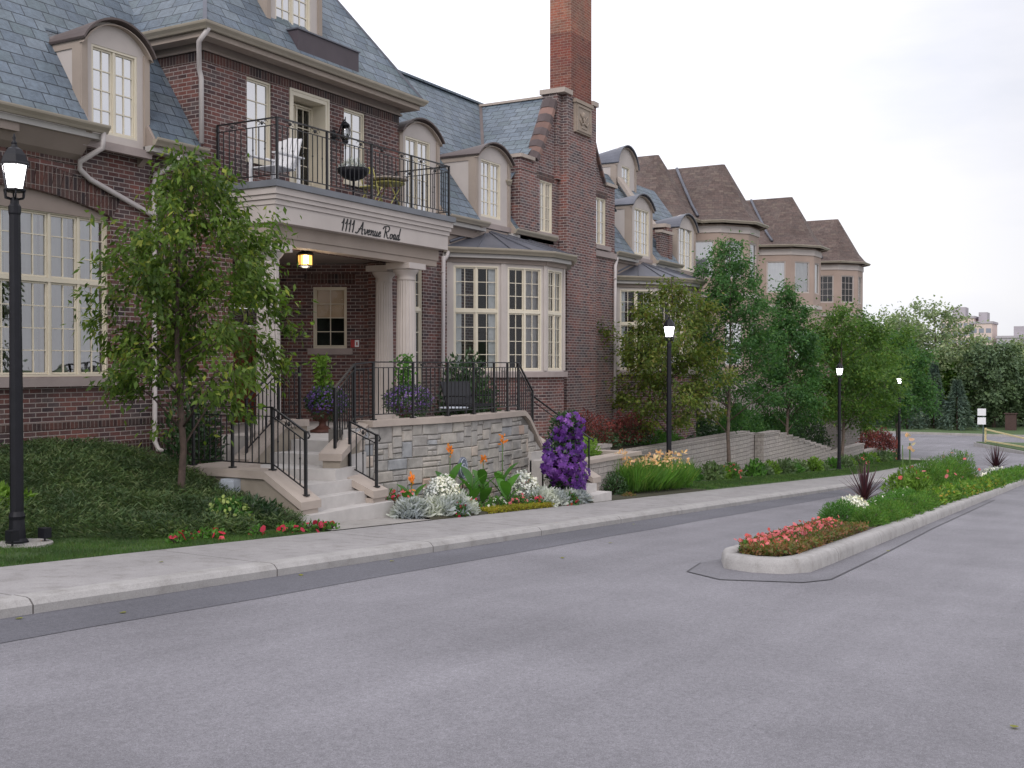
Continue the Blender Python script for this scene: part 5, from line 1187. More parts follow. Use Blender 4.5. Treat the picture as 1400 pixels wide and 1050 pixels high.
m=MB(); m.lathe((cx,cy,zb+.6),[(.37,0),(.38,.01),(.37,.02)],20); m.build('ring','brass_yellow',BT)
BC=thing('folding_chair','yellow-green folding metal chair beside the bistro table','chair',(18.9,14.3,zb))
cx,cy=18.85,14.2
for s in (-.18,.18):
    m=MB(); m.tube([(cx+.2,cy+s,zb),(cx-.18,cy+s,zb+.85)],.012,6); m.build('leg','brass_yellow',BC); m=MB(); m.tube([(cx-.2,cy+s,zb),(cx+.16,cy+s,zb+.44)],.012,6); m.build('leg','brass_yellow',BC)
bx_(BC,'seat',(cx-.14,cx+.2,cy-.18,cy+.18,zb+.43,zb+.45),'brass_yellow'); bx_(BC,'backrest',(cx-.19,cx-.16,cy-.19,cy+.19,zb+.68,zb+.82),'brass_yellow')
PB=thing('bowl_planter','dark bowl planter on a thin stand on the balcony','planter',(18.3,14.3,zb))
cx,cy=17.95,13.95
m=MB(); m.lathe((cx,cy,zb+.42),[(.06,0),(.2,.05),(.31,.15),(.33,.24),(.31,.24),(.28,.2)],20); m.build('bowl','lamp_iron',PB); m=MB(); m.lathe((cx,cy,zb),[(.14,0),(.14,.02),(.02,.05),(.02,.42)],10); m.build('stand','lamp_iron',PB)
rs=np.random.RandomState(2)
PX=thing('succulent_plant','pale grey-green plant filling the bowl planter on the balcony','plant',(cx,cy,zb+.6)); clump(PX,'foliage',(cx,cy,zb+.62),(.26,.26,.2),160,.1,.03,'leaf_silver',rs)
# ------------------------------------------------------------------ porch and terrace furniture, urns
def urn(x,y,z,lab,petr,seed,vine=True,plab='',vlab='',s=1.0):
    T=thing('urn_planter',lab,'urn',(x,y,z)); m=MB(); m.lathe((x,y,z),[(.2*s,0),(.2*s,.04),(.13*s,.07),(.06*s,.14),(.055*s,.2),(.1*s,.24),(.17*s,.32),(.2*s,.42),(.235*s,.46),(.235*s,.49),(.19*s,.49),(.17*s,.44)],20); m.build('bowl','terracotta',T)
    rs=np.random.RandomState(seed); q=thing('petunia_plant',plab,'flowers',(x,y,z+.45)); clump(q,'foliage',(x+petr*.15,y-.05,z+.58),(petr*1.15,petr,.34),1500,.07,.035,'leaf_dark',rs,up=.1,dome=False)
    n=760; v=rs.normal(size=(n,3)); v/=np.linalg.norm(v,axis=1,keepdims=True); v[:,2]=v[:,2]*.8+.1; Cn=np.array((x+petr*.15,y-.05,z+.58))+v*np.array((petr*1.15,petr,.37))*(.85+.2*rs.rand(n,1))
    leafmesh('blossoms',Cn,rs.normal(size=(n,3)),v+rs.normal(size=(n,3))*.3,.036,.036,'petal_purple',q,6)
    if vine:
        q=thing('climbing_vine',vlab,'plant',(x,y,z+.5)); m=MB()
        for k in range(3): m.tube([(x+.05*k-.05,y,z+.4),(x+.08*math.sin(k*2),y+.05,z+.9),(x+.03*k,y,z+1.35)],.01,5)
        m.build('stems','stem_green',q); n=420; h=rs.rand(n); Cn=np.stack([x+rs.normal(size=n)*.09*(1.3-h*.6),y+rs.normal(size=n)*.09,z+.55+h*.95],1)
        leafmesh('foliage',Cn,rdir(rs,n,(0,0,-.2)),rdir(rs,n,(0,0,1)),.1,.06,'leaf_lime' if seed==5 else 'leaf_mid',q)
urn(16.9,13.9,.3,'brown urn with a flared foot at the top of the entrance steps',.38,5,True,'purple petunias mounded over the urn at the top of the steps','bright green vine climbing out of the urn at the top of the steps',1.2)
urn(18.4,13.0,.3,'brown urn behind the terrace railing, under the right column',.47,8,True,'large mound of purple petunias behind the terrace railing','green vine rising above the large petunia mound',.9)
PC=thing('porch_chair','black iron chair with a round lattice back beside the petunia urn','chair',(18.1,14.5,.3))
cx,cy=18.1,14.4
m=MB(); pts=[(cx+.3*math.cos(a)*.9,cy+.22,.78+.32*math.sin(a)) for a in [PI*i/12 for i in range(13)]]; m.tube(pts,.016,6)
for k in range(-4,5): m.tube([(cx+k*.06,cy+.22,.76),(cx+k*.055,cy+.22,.78+.32*math.sqrt(max(0,1-(k/4.6)**2)))],.007,4)
m.build('backrest','iron',PC); m=MB(); m.lathe((cx,cy,.74),[(.28,0),(.28,.03)],18); m.build('seat','iron',PC)
for a in (45,135,225,315): m=MB(); m.tube([(cx+.22*math.cos(math.radians(a)),cy+.22*math.sin(math.radians(a)),.74),(cx+.27*math.cos(math.radians(a)),cy+.27*math.sin(math.radians(a)),.3)],.013,5); m.build('leg','iron',PC)
def patio_seat(cx,cy,w,lab):
    T=thing('patio_bench',lab,'bench',(cx,cy,.3)); z=.3
    m=MB(); m.hexa([(cx-w/2,cy+.25,z+.45),(cx+w/2,cy+.25,z+.45),(cx+w/2,cy+.28,z+.45),(cx-w/2,cy+.28,z+.45),(cx-w/2,cy+.4,z+.95),(cx+w/2,cy+.4,z+.95),(cx+w/2,cy+.43,z+.95),(cx-w/2,cy+.43,z+.95)]); m.build('backrest','lamp_iron',T)
    m=MB(); m.box(cx-w/2,cx+w/2,cy-.25,cy+.27,z+.4,z+.46); m.build('seat','lamp_iron',T)
    for sx in (-1,1):
        for sy in (-.22,.22): m=MB(); m.bar((cx+sx*w*.47,cy+sy,z),(cx+sx*w*.47,cy+sy,z+.42),.04); m.build('leg','iron',T)
        m=MB(); m.box(cx+sx*w*.49-.03,cx+sx*w*.49+.03,cy-.25,cy+.3,z+.62,z+.65); m.build('arm','iron',T)
patio_seat(20.75,12.9,1.15,'black metal bench behind the terrace railing, in front of the green shrub')
PT=thing('patio_table','low metal table with a pale top beside the black bench','table',(19.6,12.6,.3)); m=MB(); m.lathe((19.6,12.6,.7),[(.3,0),(.32,.02),(.3,.03)],20); m.build('tabletop','box_grey',PT)
for a in (30,150,270): m=MB(); m.tube([(19.6,12.6,.7),(19.6+.3*math.cos(math.radians(a)),12.6+.3*math.sin(math.radians(a)),.3)],.014,5); m.build('leg','iron',PT)
PL=thing('garden_plaque','oval blue-grey ornamental plaque among the cannas against the stone wall','plaque',(17.6,11.2,-.9))
m=MB(); cx,cy,cz=17.62,11.1,-.33; pr=[(cx+.15*math.cos(a),0,cz+.21*math.sin(a)) for a in [2*PI*i/24 for i in range(24)]]; m.prism(pr,(0,cy,0),(0,cy+.04,0)); m.build('disc','slab_grey',PL)
m=MB(); m.tube([(cx+.12*math.cos(a),cy-.004,cz+.175*math.sin(a)) for a in [2*PI*i/24 for i in range(25)]],.009,5); m.tube([(cx+(.02+.003*i)*math.cos(i*.55),cy-.006,cz+(.02+.0045*i)*math.sin(i*.55)) for i in range(24)],.009,5); m.build('relief','box_grey',PL); bx_(PL,'stake',(cx-.01,cx+.01,cy+.01,cy+.03,-1.1,cz-.15),'iron')
# ------------------------------------------------------------------ trees
tree('street_tree','leafy young tree with drooping bright green leaves left of the entrance steps','tree',11.72,12.3,mound(11.7,12.3),5.6,1.2,1.38,13500,.125,.052,'leaf_pear',14,.062,shape='pear',nb=36,droop=.75,spread=.085,clump_=1.2,jit=.2,twigs=7,shift=(.1,-.2),bark='bark')
SG='young trees along the sidewalk'
tree('street_tree','bronze-green tree right behind the lit lamp post, its lower crown over the red shrubs','tree',31.9,12.6,gz(31),6.6,.1,1.75,15500,.14,.06,'leaf_pear_b',21,.075,SG,'egg',38,.45,.09,clump_=1,jit=.25,twigs=6)
tree('street_tree','tallest street tree, slim pointed crown in front of the first turret','tree',37.5,12.6,gz(37),9.0,.5,2.0,18500,.15,.06,'leaf_ash',31,.075,SG,'cone',42,.2,.1,'bark_pale',clump_=.7,jit=.25,twigs=6)
tree('street_tree','pointed dark green tree with its pale trunk in front of the stepped wall','tree',45.9,12.9,gz(45),8.4,-.3,1.75,16500,.17,.07,'leaf_ash',41,.08,SG,'cone',38,.2,.11,'bark_pale',clump_=.7,jit=.25,twigs=6)
tree('street_tree','broad green tree just right of the third lamp post','tree',54.4,12.6,gz(53),8.2,-.8,2.45,20500,.19,.08,'leaf_ash_b',51,.085,SG,'egg',36,.2,.11,'bark_pale',clump_=.7,jit=.25,twigs=6)
tree('street_tree','green tree between the two farthest lamp posts','tree',65.5,14.1,gz(61),8.3,-1.2,2.1,19000,.2,.09,'leaf_ash_b',61,.085,SG,'egg',32,.2,.12,'bark_pale',clump_=.7,jit=.25,twigs=6)
tree('street_tree','last street tree, its crown just right of the farthest lamp post','tree',71.5,13.2,gz(70),8.0,-1.3,2.1,15000,.22,.1,'leaf_ash',71,.085,SG,'egg',28,.2,.13,'bark_pale',clump_=.7,jit=.25,twigs=6)
FG='trees beyond the cross street'
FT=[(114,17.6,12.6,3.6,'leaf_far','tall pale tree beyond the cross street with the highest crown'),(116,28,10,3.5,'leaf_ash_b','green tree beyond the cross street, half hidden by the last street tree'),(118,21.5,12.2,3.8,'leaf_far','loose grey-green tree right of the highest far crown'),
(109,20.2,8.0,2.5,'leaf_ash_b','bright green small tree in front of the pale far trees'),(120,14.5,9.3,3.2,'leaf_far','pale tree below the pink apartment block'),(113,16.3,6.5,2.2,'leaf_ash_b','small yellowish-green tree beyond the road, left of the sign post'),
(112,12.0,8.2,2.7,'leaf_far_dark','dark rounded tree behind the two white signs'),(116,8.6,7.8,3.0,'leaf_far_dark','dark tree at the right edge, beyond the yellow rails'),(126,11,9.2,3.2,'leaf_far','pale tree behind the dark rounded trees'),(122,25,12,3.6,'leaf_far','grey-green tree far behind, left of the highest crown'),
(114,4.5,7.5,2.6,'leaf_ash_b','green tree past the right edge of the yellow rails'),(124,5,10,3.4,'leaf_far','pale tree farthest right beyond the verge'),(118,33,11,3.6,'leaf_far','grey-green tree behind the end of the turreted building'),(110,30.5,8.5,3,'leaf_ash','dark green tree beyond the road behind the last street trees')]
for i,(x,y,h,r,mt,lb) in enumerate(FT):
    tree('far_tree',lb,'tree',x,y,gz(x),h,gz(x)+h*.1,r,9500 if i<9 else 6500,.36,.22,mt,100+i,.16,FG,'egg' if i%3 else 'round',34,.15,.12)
def conifer(x,y,h,r,seed,lb):
    rs=np.random.RandomState(seed); z=gz(x); T=thing('spruce_tree',lb,'conifer',(x,y,z),'spruces beyond the cross street'); m=MB(); m.tube([(x,y,z-.1),(x,y,z+h)],[.09,.015],7); m.build('trunk','bark',T)
    n=4200; t=rs.rand(n)**.75; tier=np.floor(t*11)/11; f=(t-tier)*11; R=r*(1-tier)*(1-.35*f)*np.sqrt(rs.rand(n)); a=rs.rand(n)*2*PI; a2=np.round(a*7/(2*PI))*2*PI/7; a=a*.55+a2*.45
    Cn=np.stack([x+R*np.cos(a),y+R*np.sin(a),z+.3+tier*(h-.3)+f*h/14-R*.12],1); D=np.stack([np.cos(a),np.sin(a),np.full(n,-.25)],1)+rs.normal(size=(n,3))*.25
    leafmesh('crown',Cn,D,rdir(rs,n,(0,0,1.2)),.34,.1,'leaf_spruce',T)
conifer(105.5,18.6,5.0,1.7,1,'blue-green spruce left of the small yellowish tree'); conifer(106,14.4,4.6,1.9,2,'blue-green spruce just left of the white signs'); conifer(107,22.4,4.2,1.6,3,'spruce seen under the last street tree'); conifer(108,16.7,6.2,1.7,4,'tallest spruce beyond the cross street')
# ------------------------------------------------------------------ ground cover and grass
rs=np.random.RandomState(7)
n=105000; X=rs.uniform(4.5,12.72,n); Y=rs.uniform(10.25,15.38,n)
lim=np.interp(X,[4,8.2,9.2,10.2,10.8,12.7],[12.0,11.95,11.35,10.6,10.42,10.75])+.1*np.sin(X*5)+.06*np.sin(X*11)
keep=Y>lim; 
dst=np.clip((Y-lim)[keep],0,.5)/.5*np.clip((12.9-X[keep])/.9,.1,1); X=X[keep]; Y=Y[keep]; n=len(X)
hh=(np.sin(X*2.3+Y*1.1)*np.cos(Y*2.9-X*.7)*.5+np.sin(X*5.1)*np.sin(Y*4.3+X)*.3)
Z=np.array([mound(a,b) for a,b in zip(X,Y)])+.02+dst*(.13+.15*hh)+rs.rand(n)**1.5*.17
az=np.sin(X*4.1+Y*5.3)*2.2+rs.normal(size=n)*1.1-1.2; D=np.stack([np.cos(az)*.8,np.sin(az)*.8,rs.uniform(.0,1.0,n)],1)
o=leafmesh('juniper_ground_cover',np.stack([X,Y,Z],1),D,rdir(rs,n,(0,0,1)),rs.uniform(.04,.13,n),.017,'leaf_juniper',None,4)
tag(rebase(o),'dark feathery juniper ground cover on the slope below the brick wall','ground cover'); o['kind']='stuff'
n=42000; X=rs.uniform(6.3,11.8,n); Y=rs.uniform(10.0,12.1,n); ok=((Y-10)<2.1-(X-8)*.42*(X>8))&(rs.rand(len(X))<.45+.55*(np.sin(X*3.1+Y*2)*np.sin(Y*4.7-X)>-.5)); X=X[ok];Y=Y[ok];n=len(X)
o=leafmesh('grass',np.stack([X,Y,[mound(a,b)+.005 for a,b in zip(X,Y)]],1),rdir(rs,n,(0,0,1.6),.5),rdir(rs,n),rs.uniform(.025,.055,n),.007,'leaf_lawn',None,3); tag(rebase(o),'short green lawn grass around the nearest lamp post','grass'); o['kind']='stuff'
n=30000; X=rs.uniform(27.5,63,n); Y=rs.uniform(10.02,11.55,n)
o=leafmesh('grass',np.stack([X,Y,[gz(a)+.02 for a in X]],1),rdir(rs,n,(0,0,1.6),.5),rdir(rs,n),rs.uniform(.04,.07,n),.02,'leaf_lawn',None,3); tag(rebase(o),'green grass strip between the sidewalk and the plants along the long wall','grass'); o['kind']='stuff'
# ------------------------------------------------------------------ plants
rs=np.random.RandomState(99)
def shrub(x,y,z,r,n,ll,lw,mat,lab,name='shrub',cat='shrub',up=.3,shape=4,group=None,extra=None,dome=True,shell=.5):
    T=thing(name,lab,cat,(x,y,z),group); m=MB()
    for k in range(6): a=k*1.05; m.tube([(x,y,z-.05),(x+math.cos(a)*r[0]*.35,y+math.sin(a)*r[1]*.35,z+r[2]*.4),(x+math.cos(a)*r[0]*.7,y+math.sin(a)*r[1]*.7,z+r[2]*.75)],[.018,.012,.004],5)
    m.build('stems','bark',T); clump(T,'foliage',(x,y,z),r,n,ll,lw,mat,rs,up,shape,shell,dome)
    if extra:
        mt,k,s,sh=extra; v=rs.normal(size=(k,3)); v/=np.linalg.norm(v,axis=1,keepdims=True); v[:,2]=np.abs(v[:,2])*.9+.08
        Cn=np.array((x,y,z))+v*np.array(r)*(.98+.14*rs.rand(k,1)); leafmesh('blossoms',Cn,rs.normal(size=(k,3)),v*1.2+rs.normal(size=(k,3))*.35,s*rs.uniform(.7,1.2,k),s,mt,T,sh)
    return T
g=gz
shrub(12.05,11.3,g(12),(.62,.42,.38),2400,.11,.03,'leaf_dark','low dark green spreading juniper bush against the left cheek wall',up=.2)
shrub(11.35,11.05,g(11.3),(.36,.34,.42),650,.11,.05,'leaf_mid','pale green sedum clump with flat lime flower heads','sedum_plant','plant',extra=('petal_lime',260,.05,6))
shrub(9.05,12.9,mound(9,12.9)+.1,(.55,.3,.26),420,.13,.07,'leaf_lime','bright lime-green leaves among the junipers right of the nearest lamp post','leafy_plant','plant')
shrub(7.9,12.8,mound(8,12.8)+.08,(.3,.25,.22),160,.12,.06,'leaf_lime','small lime-green clump left of the nearest lamp post','leafy_plant','plant')
for i,(x,y) in enumerate([(9.75,10.35),(10.05,10.5),(10.42,10.55),(10.5,10.4),(11.2,10.36),(11.72,10.3),(11.9,10.33),(12.1,10.22),(12.3,10.2),(12.5,10.15)]):
    shrub(x,y,g(x)+.0,(.13,.12,.12),90,.06,.035,'leaf_mid','small red petunia plant at the sidewalk edge left of the steps','petunia_plant','flowers',group='red petunias along the sidewalk',extra=('petal_red',5,.08,6))
# bed in front of the stone wall
for x,y,r,lb in [(14.95,10.42,.38,'dusty miller nearest the entrance steps'),(15.5,10.3,.36,'second silver dusty miller from the entrance steps'),(16.1,10.3,.4,'silver dusty miller below the first white flower mound'),(19.25,10.3,.4,'silver dusty miller below the second white flower mound'),(19.75,10.25,.3,'silver dusty miller left of the clematis foot'),(20.35,10.2,.27,'silver dusty miller at the foot of the clematis'),(20.7,10.2,.24,'small silver dusty miller nearest the side steps')]:
    T=thing('dusty_miller',lb,'plant',(x,y,g(x)),'silver dusty miller plants'); clump(T,'foliage',(x,y,g(x)+.03),(r,r*.75,r*.72),1100,.11,.035,'leaf_silver',rs,.35,6,.55)
for x,y,r,h,lb in [(16.35,10.75,.4,.62,'mound of tiny white flowers under the left part of the stone wall'),(19.2,10.72,.42,.62,'mound of tiny white flowers left of the purple clematis')]:
    shrub(x,y,g(x),(r,r*.8,h),1100,.08,.025,'leaf_silver',lb,'white_flower_mound','flowers',extra=('petal_white',900,.042,6))
def canna(x,y,h,lb,fl='petal_orange',n=6,flower=True):
    T=thing('canna_plant',lb,'plant',(x,y,g(x)),'canna lilies in the bed'); z=g(x); m=MB(); m.tube([(x,y,z),(x+.02,y,z+h)],[.015,.008],6); m.build('stem','stem_green',T)
    L=MB()
    for k in range(n):
        a=k*2.4+x*3; L0=rs.uniform(.42,.6); w=rs.uniform(.085,.12); z0=z+.08+k*.07; u=(math.cos(a),math.sin(a)); up_=rs.uniform(.75,1.0); pts=[]
        for j in range(7):
            t=j/6; hr=L0*(.42*t+.2*t*t); hz=L0*up_*(t-.25*t*t); ww=w*math.sin(PI*min(1,t*.92+.06))**.7
            for s in (-1,0,1): pts.append((x+u[0]*hr-u[1]*ww*s,y+u[1]*hr+u[0]*ww*s,z0+hz+(abs(s)*.25*ww)))
        L.add(pts,[(j*3+s,j*3+s+1,(j+1)*3+s+1,(j+1)*3+s) for j in range(6) for s in range(2)],True)
    L.build('leaf','leaf_canna',T)
    if flower:
        q=18; Cn=np.array((x+.02,y,z+h-.04))+rs.normal(size=(q,3))*[.02,.02,.05]; leafmesh('blossoms',Cn,rdir(rs,q,(0,0,1.2)),rdir(rs,q),.085,.045,fl,T,8)
canna(16.9,10.95,1.1,'canna with two orange blooms, leftmost of the broad-leaved plants'); canna(17.35,10.75,.7,'short broad-leaved canna in front of the oval plaque',flower=False)
canna(18.15,11.0,.95,'canna with a faded orange bloom in the middle of the bed'); canna(18.8,10.95,1.3,'tallest canna, orange bloom high against the stone wall'); canna(18.4,10.6,.6,'small canna leaning over the pink flowers',flower=False,n=4); canna(15.75,11.0,.62,'slim canna with a small orange-red bloom near the white flowers',n=3)
for x,y,lb,mt in [(15.15,11.0,'red snapdragons nearest the steps against the wall','petal_red'),(15.45,10.85,'pink and green bushy plant beside the red snapdragons','petal_pink'),(19.9,10.95,'pink and coral flowers left of the clematis','petal_pink'),(15.85,10.15,'crimson petunias between the dusty millers','petal_red'),(16.75,10.4,'dark red and mauve flowers left of the yellow carpet','petal_red'),(20.02,10.1,'crimson petunias at the clematis foot','petal_red'),(17.7,10.45,'pale pink flowers below the cannas','petal_white'),(18.45,10.35,'rose pink flowers below the tallest canna','petal_pink'),(18.9,10.25,'mauve and red flowers at the end of the yellow carpet','petal_red')]:
    shrub(x,y,g(x),(.24,.2,.42 if y>10.8 else .22),260,.09,.025,'leaf_mid',lb,'bedding_flowers','flowers',extra=(mt,26,.06,6))
n=7000; X=rs.uniform(16.7,19.2,n); Y=rs.uniform(9.98,10.3,n); o=leafmesh('yellow_carpet_plants',np.stack([X,Y,np.array([g(a) for a in X])+rs.rand(n)*.09],1),rdir(rs,n,(0,0,.6)),rdir(rs,n,(0,0,1)),.035,.02,'petal_yellow'); tag(rebase(o),'low mossy yellow-green edging carpet in front of the cannas','ground cover'); o['kind']='stuff'
# clematis
T=thing('clematis','tall mound of deep purple clematis between the stone wall and the side steps','flowers',(20.75,10.55,g(20.8))); x,y,z=20.75,10.55,g(20.8)
m=MB()
for k in range(7): a=k*.9; m.tube([(x,y,z),(x+.2*math.cos(a),y+.15*math.sin(a),z+.8),(x+.3*math.cos(a+1),y+.2*math.sin(a+1),z+1.55)],.012,5)
m.build('stems','bark',T)
for c,r,k in [((x,y,z+.55),(.52,.36,.5),900),((x-.05,y,z+1.15),(.5,.34,.42),900),((x+.05,y,z+1.6),(.36,.28,.3),600)]: clump(T,'foliage',c,r,k,.11,.055,'leaf_dark',rs,.0,4,.5,False)
n=620; v=rs.normal(size=(n,3)); v/=np.linalg.norm(v,axis=1,keepdims=True); kk=rs.uniform(-1,1,size=(26,3))*[.6,.25,.0]+[0,0,0]; kh=rs.rand(26); ki=rs.randint(0,26,n); h=np.clip(kh[ki]+rs.normal(size=n)*.05,0,1); cc=np.stack([x+kk[ki,0]*(1.1-.75*np.abs(h-.4)),y+kk[ki,1]-.12,z+.3+h*1.4],1); R=.24+.1*np.sin(ki)
Cn=cc+v*np.stack([R,R*.75,R*.8],1)
pc=[];pd=[];pn=[]
for c,w in zip(Cn,v):
    nn=Vector(w+np.array([-.5,-.5,.1])).normalized(); t=nn.orthogonal().normalized(); b=nn.cross(t)
    for k in range(6): a=PI/3*k; pc.append(c); pd.append(t*math.cos(a)+b*math.sin(a)+nn*.12); pn.append(nn)
leafmesh('blossoms',pc,pd,pn,.085,.055,'petal_clematis',T)
# daylilies and neighbours
T=thing('daylily_clump','wide clump of daylilies with pale peach blooms in front of the second lamp post','flowers',(25.8,10.65,g(25.8))); n=5200
X=rs.uniform(24.0,27.7,n); Y=rs.uniform(10.3,11.2,n); ox=rs.normal(size=(n,3)); Z=np.array([g(a) for a in X]); a=rs.rand(n)*2*PI; sp=rs.uniform(.15,.6,n)
hh=.28*rs.rand(n)**.7
leafmesh('foliage',np.stack([X+np.cos(a)*hh*.5,Y+np.sin(a)*hh*.5,Z+hh],1),np.stack([np.cos(a)*sp,np.sin(a)*sp,1.0-sp*.7],1),rdir(rs,n,(0,0,.5)),rs.uniform(.35,.75,n),.024,'leaf_grass',T)
n=260; X=rs.uniform(24.3,27.9,n); Y=rs.uniform(10.3,11.2,n); Cn=np.stack([X,Y,np.array([g(a) for a in X])+.5+.5*rs.rand(n)],1)
Cn=np.repeat(Cn[:90],6,0)+rs.normal(size=(540,3))*.03; leafmesh('blossoms',Cn,rdir(rs,540,(-.2,-.3,.3)),rdir(rs,540),.1,.055,'petal_peach',T,8)
shrub(23.6,10.75,g(23.6),(.5,.35,.55),1500,.07,.03,'leaf_dark','dark grey-green bushy plant left of the daylilies')
shrub(23.25,10.2,g(23.2),(.3,.12,.1),200,.05,.03,'leaf_bronze','tiny red edging plants at the sidewalk right of the side steps','edging_plant','plant')
shrub(28.2,11.0,g(28.2),(.55,.4,.48),900,.12,.06,'leaf_mid','leafy green plant right of the daylilies')
shrub(29.2,11.6,g(29.2),(.6,.4,.42),800,.12,.06,'leaf_hosta','pale green hosta behind the second lamp post','hosta_plant','plant')
shrub(24.0,11.9,-.62,(1.0,.5,.5),1500,.09,.05,'leaf_lime','light green perennials on the low retaining wall','perennial_plant','plant')
shrub(22.9,11.7,-.62,(.35,.3,.75),500,.08,.03,'leaf_silver','tall wispy grey-green plant beside the handrail','perennial_plant','plant')
for i,(x,r,h,lb) in enumerate([(26.3,1.5,1.1,'dark red barberry shrub nearest the handrail'),(29.0,1.5,1.05,'dark red barberry shrub behind the daylilies'),(31.8,1.5,.95,'dark red barberry shrub under the bronze-green tree')]):
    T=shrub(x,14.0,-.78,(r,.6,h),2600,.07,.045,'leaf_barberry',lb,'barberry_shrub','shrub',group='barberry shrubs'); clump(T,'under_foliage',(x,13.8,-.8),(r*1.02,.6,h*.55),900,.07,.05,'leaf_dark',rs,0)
shrub(34.2,13.9,-.95,(1.6,.6,.4),1700,.1,.05,'leaf_mid','low green shrub on top of the long wall behind the tallest tree')
shrub(33.0,14.5,-1.0,(1.2,.6,.9),1500,.1,.05,'leaf_dark','dark shrub against the base of the brick wall')
for i,(x,y,w,h,zz,lb,mt) in enumerate([(37.5,14.2,2.6,.95,-1.05,'clipped dark green hedge on the long wall behind the tall tree','leaf_dark'),(42.5,13.9,2.3,1.15,-1.1,'bright green juniper hedge spilling over the top of the stepped wall','leaf_ash'),(46.8,13.9,2.4,1.1,-1.45,'green shrub behind the first steps of the wall','leaf_ash'),(50.5,14.2,2.0,1.4,-1.9,'dark shrub behind the lower steps of the wall','leaf_dark'),(56,14.6,3,1.8,-2.7,'large dark shrub mass under the far street trees','leaf_dark')]):
    shrub(x,y,zz,(w,.75,h),3600,.14,.06,mt,lb,'hedge','hedge')
shrub(64.2,12.9,-3.1,(1.5,1.1,1.15),3000,.12,.07,'leaf_barberry','round bronze-purple shrub at the end of the long wall')
shrub(21.95,13.75,-.2,(.85,.75,2.05),5200,.13,.055,'leaf_dark','big glossy green rhododendron in front of the bay window',shell=.6)
shrub(13.9,14.3,-.3,(.5,.6,1.5),1800,.12,.05,'leaf_dark','dark green shrub between the left cheek wall and the brick wall')
for i,x in enumerate([31.0,32.3,33.7,35.0,36.3,38.2,39.5,40.8,42.1,43.5,44.8,46.3,47.6,50.4,51.8,53.0,54.8,56.0,57.4,58.8,60.2,61.5,62.8]):
    mt=['leaf_hosta','leaf_mid','leaf_hosta','leaf_lime'][i%4]; y=12.0+.12*math.sin(i*2.1)
    T=shrub(x,y,g(x)+.0,(.48,.38,.36+.1*(i%3)),420,.16,.08,mt,'leafy green border plant at the foot of the long retaining wall','border_plant','plant',group='border plants along the long wall')
for x,y,lb in [(35.2,11.75,'coral flowers at the wall beside the tallest tree'),(55.0,11.75,'coral flowers right of the third lamp post'),(63.5,11.9,'pinkish flowers at the foot of the farthest lamp post')]:
    shrub(x,y,g(x),(.4,.3,.5),300,.1,.05,'leaf_mid',lb,'bedding_flowers','flowers',extra=('petal_pink',24,.09,6))
# ------------------------------------------------------------------ median planting
def gi(x): return g(x)+.03
n=9000; X=rs.uniform(13.55,18.6,n); lo=np.array([isw(a)[0] for a in X]); hi=np.array([isw(a)[1] for a in X]); Y=lo+(hi-lo)*rs.rand(n)
o=leafmesh('bedding_foliage',np.stack([X,Y,np.array([gi(a) for a in X])+rs.rand(n)*.12],1),rdir(rs,n,(0,0,.8)),rdir(rs,n,(0,0,1)),.06,.028,'leaf_bronze'); tag(rebase(o),'bronze and green begonia foliage carpeting the near end of the median','ground cover'); o['kind']='stuff'
for i in range(58):
    x=13.75+4.9*(i%29)/29+rs.uniform(0,.12); lo,hi=isw(x); y=lo+(hi-lo)*((.55 if i<29 else .82)+rs.uniform(-.14,.12)); z=gi(x)
    T=thing('begonia_plant','small begonia with coral-pink flowers on the near end of the median','flowers',(x,y,z),'begonias on the median'); q=6; Cn=np.array((x,y,z+.14))+rs.normal(size=(q,3))*[.07,.07,.02]; leafmesh('blossoms',Cn,rdir(rs,q),rdir(rs,q,(0,0,1)),.05,.05,'petal_pink',T,6); clump(T,'foliage',(x,y,z),(.09,.09,.11),26,.07,.04,'leaf_mid',rs)
def spike(x,y,s,lb):
    z=gi(x); T=thing('cordyline',lb,'plant',(x,y,z),'cordylines on the median'); m=MB(); m.tube([(x,y,z),(x,y,z+.25*s)],[.05*s,.04*s],8); m.build('stem','leaf_cordyline',T); L=MB()
    for k in range(64):
        a=k*2.4; t=(k/64); el=math.radians(86-72*t**1.1); l=s*rs.uniform(.6,.82); w=.026*s; d=Vector((math.cos(a)*math.cos(el),math.sin(a)*math.cos(el),math.sin(el))); sd=Vector((-math.sin(a),math.cos(a),0)); pts=[]
        for j in range(6): f=j/5; c=Vector((x,y,z+.25*s))+d*l*f-UP*(.16*l*f*f*math.cos(el)); ww=w*(1-.9*f)*(.6+1.2*f if f<.35 else 1); pts+= [c-sd*ww,c+sd*ww]
        L.add([tuple(p) for p in pts],[(j*2,j*2+1,j*2+3,j*2+2) for j in range(5)])
    L.build('leaf','leaf_cordyline',T)
spike(22.4,4.75,1.08,'spiky dark purple cordyline in the middle of the median'); spike(48.5,5.1,1.35,'farther purple cordyline near the right end of the median')
shrub(21.6,4.8,gi(21.6),(.38,.32,.36),700,.07,.03,'leaf_silver','white flowers below the nearer cordyline','white_flower_mound','flowers',extra=('petal_white',420,.045,6)); shrub(47.0,5.0,gi(47),(.8,.5,.42),700,.1,.04,'leaf_silver','white flowers below the farther cordyline','white_flower_mound','flowers',extra=('petal_white',200,.08,6))
shrub(20.4,4.75,gi(20.4),(.7,.36,.34),2600,.07,.02,'leaf_mid','bright green mound left of the white flowers on the median','bushy_plant','plant')
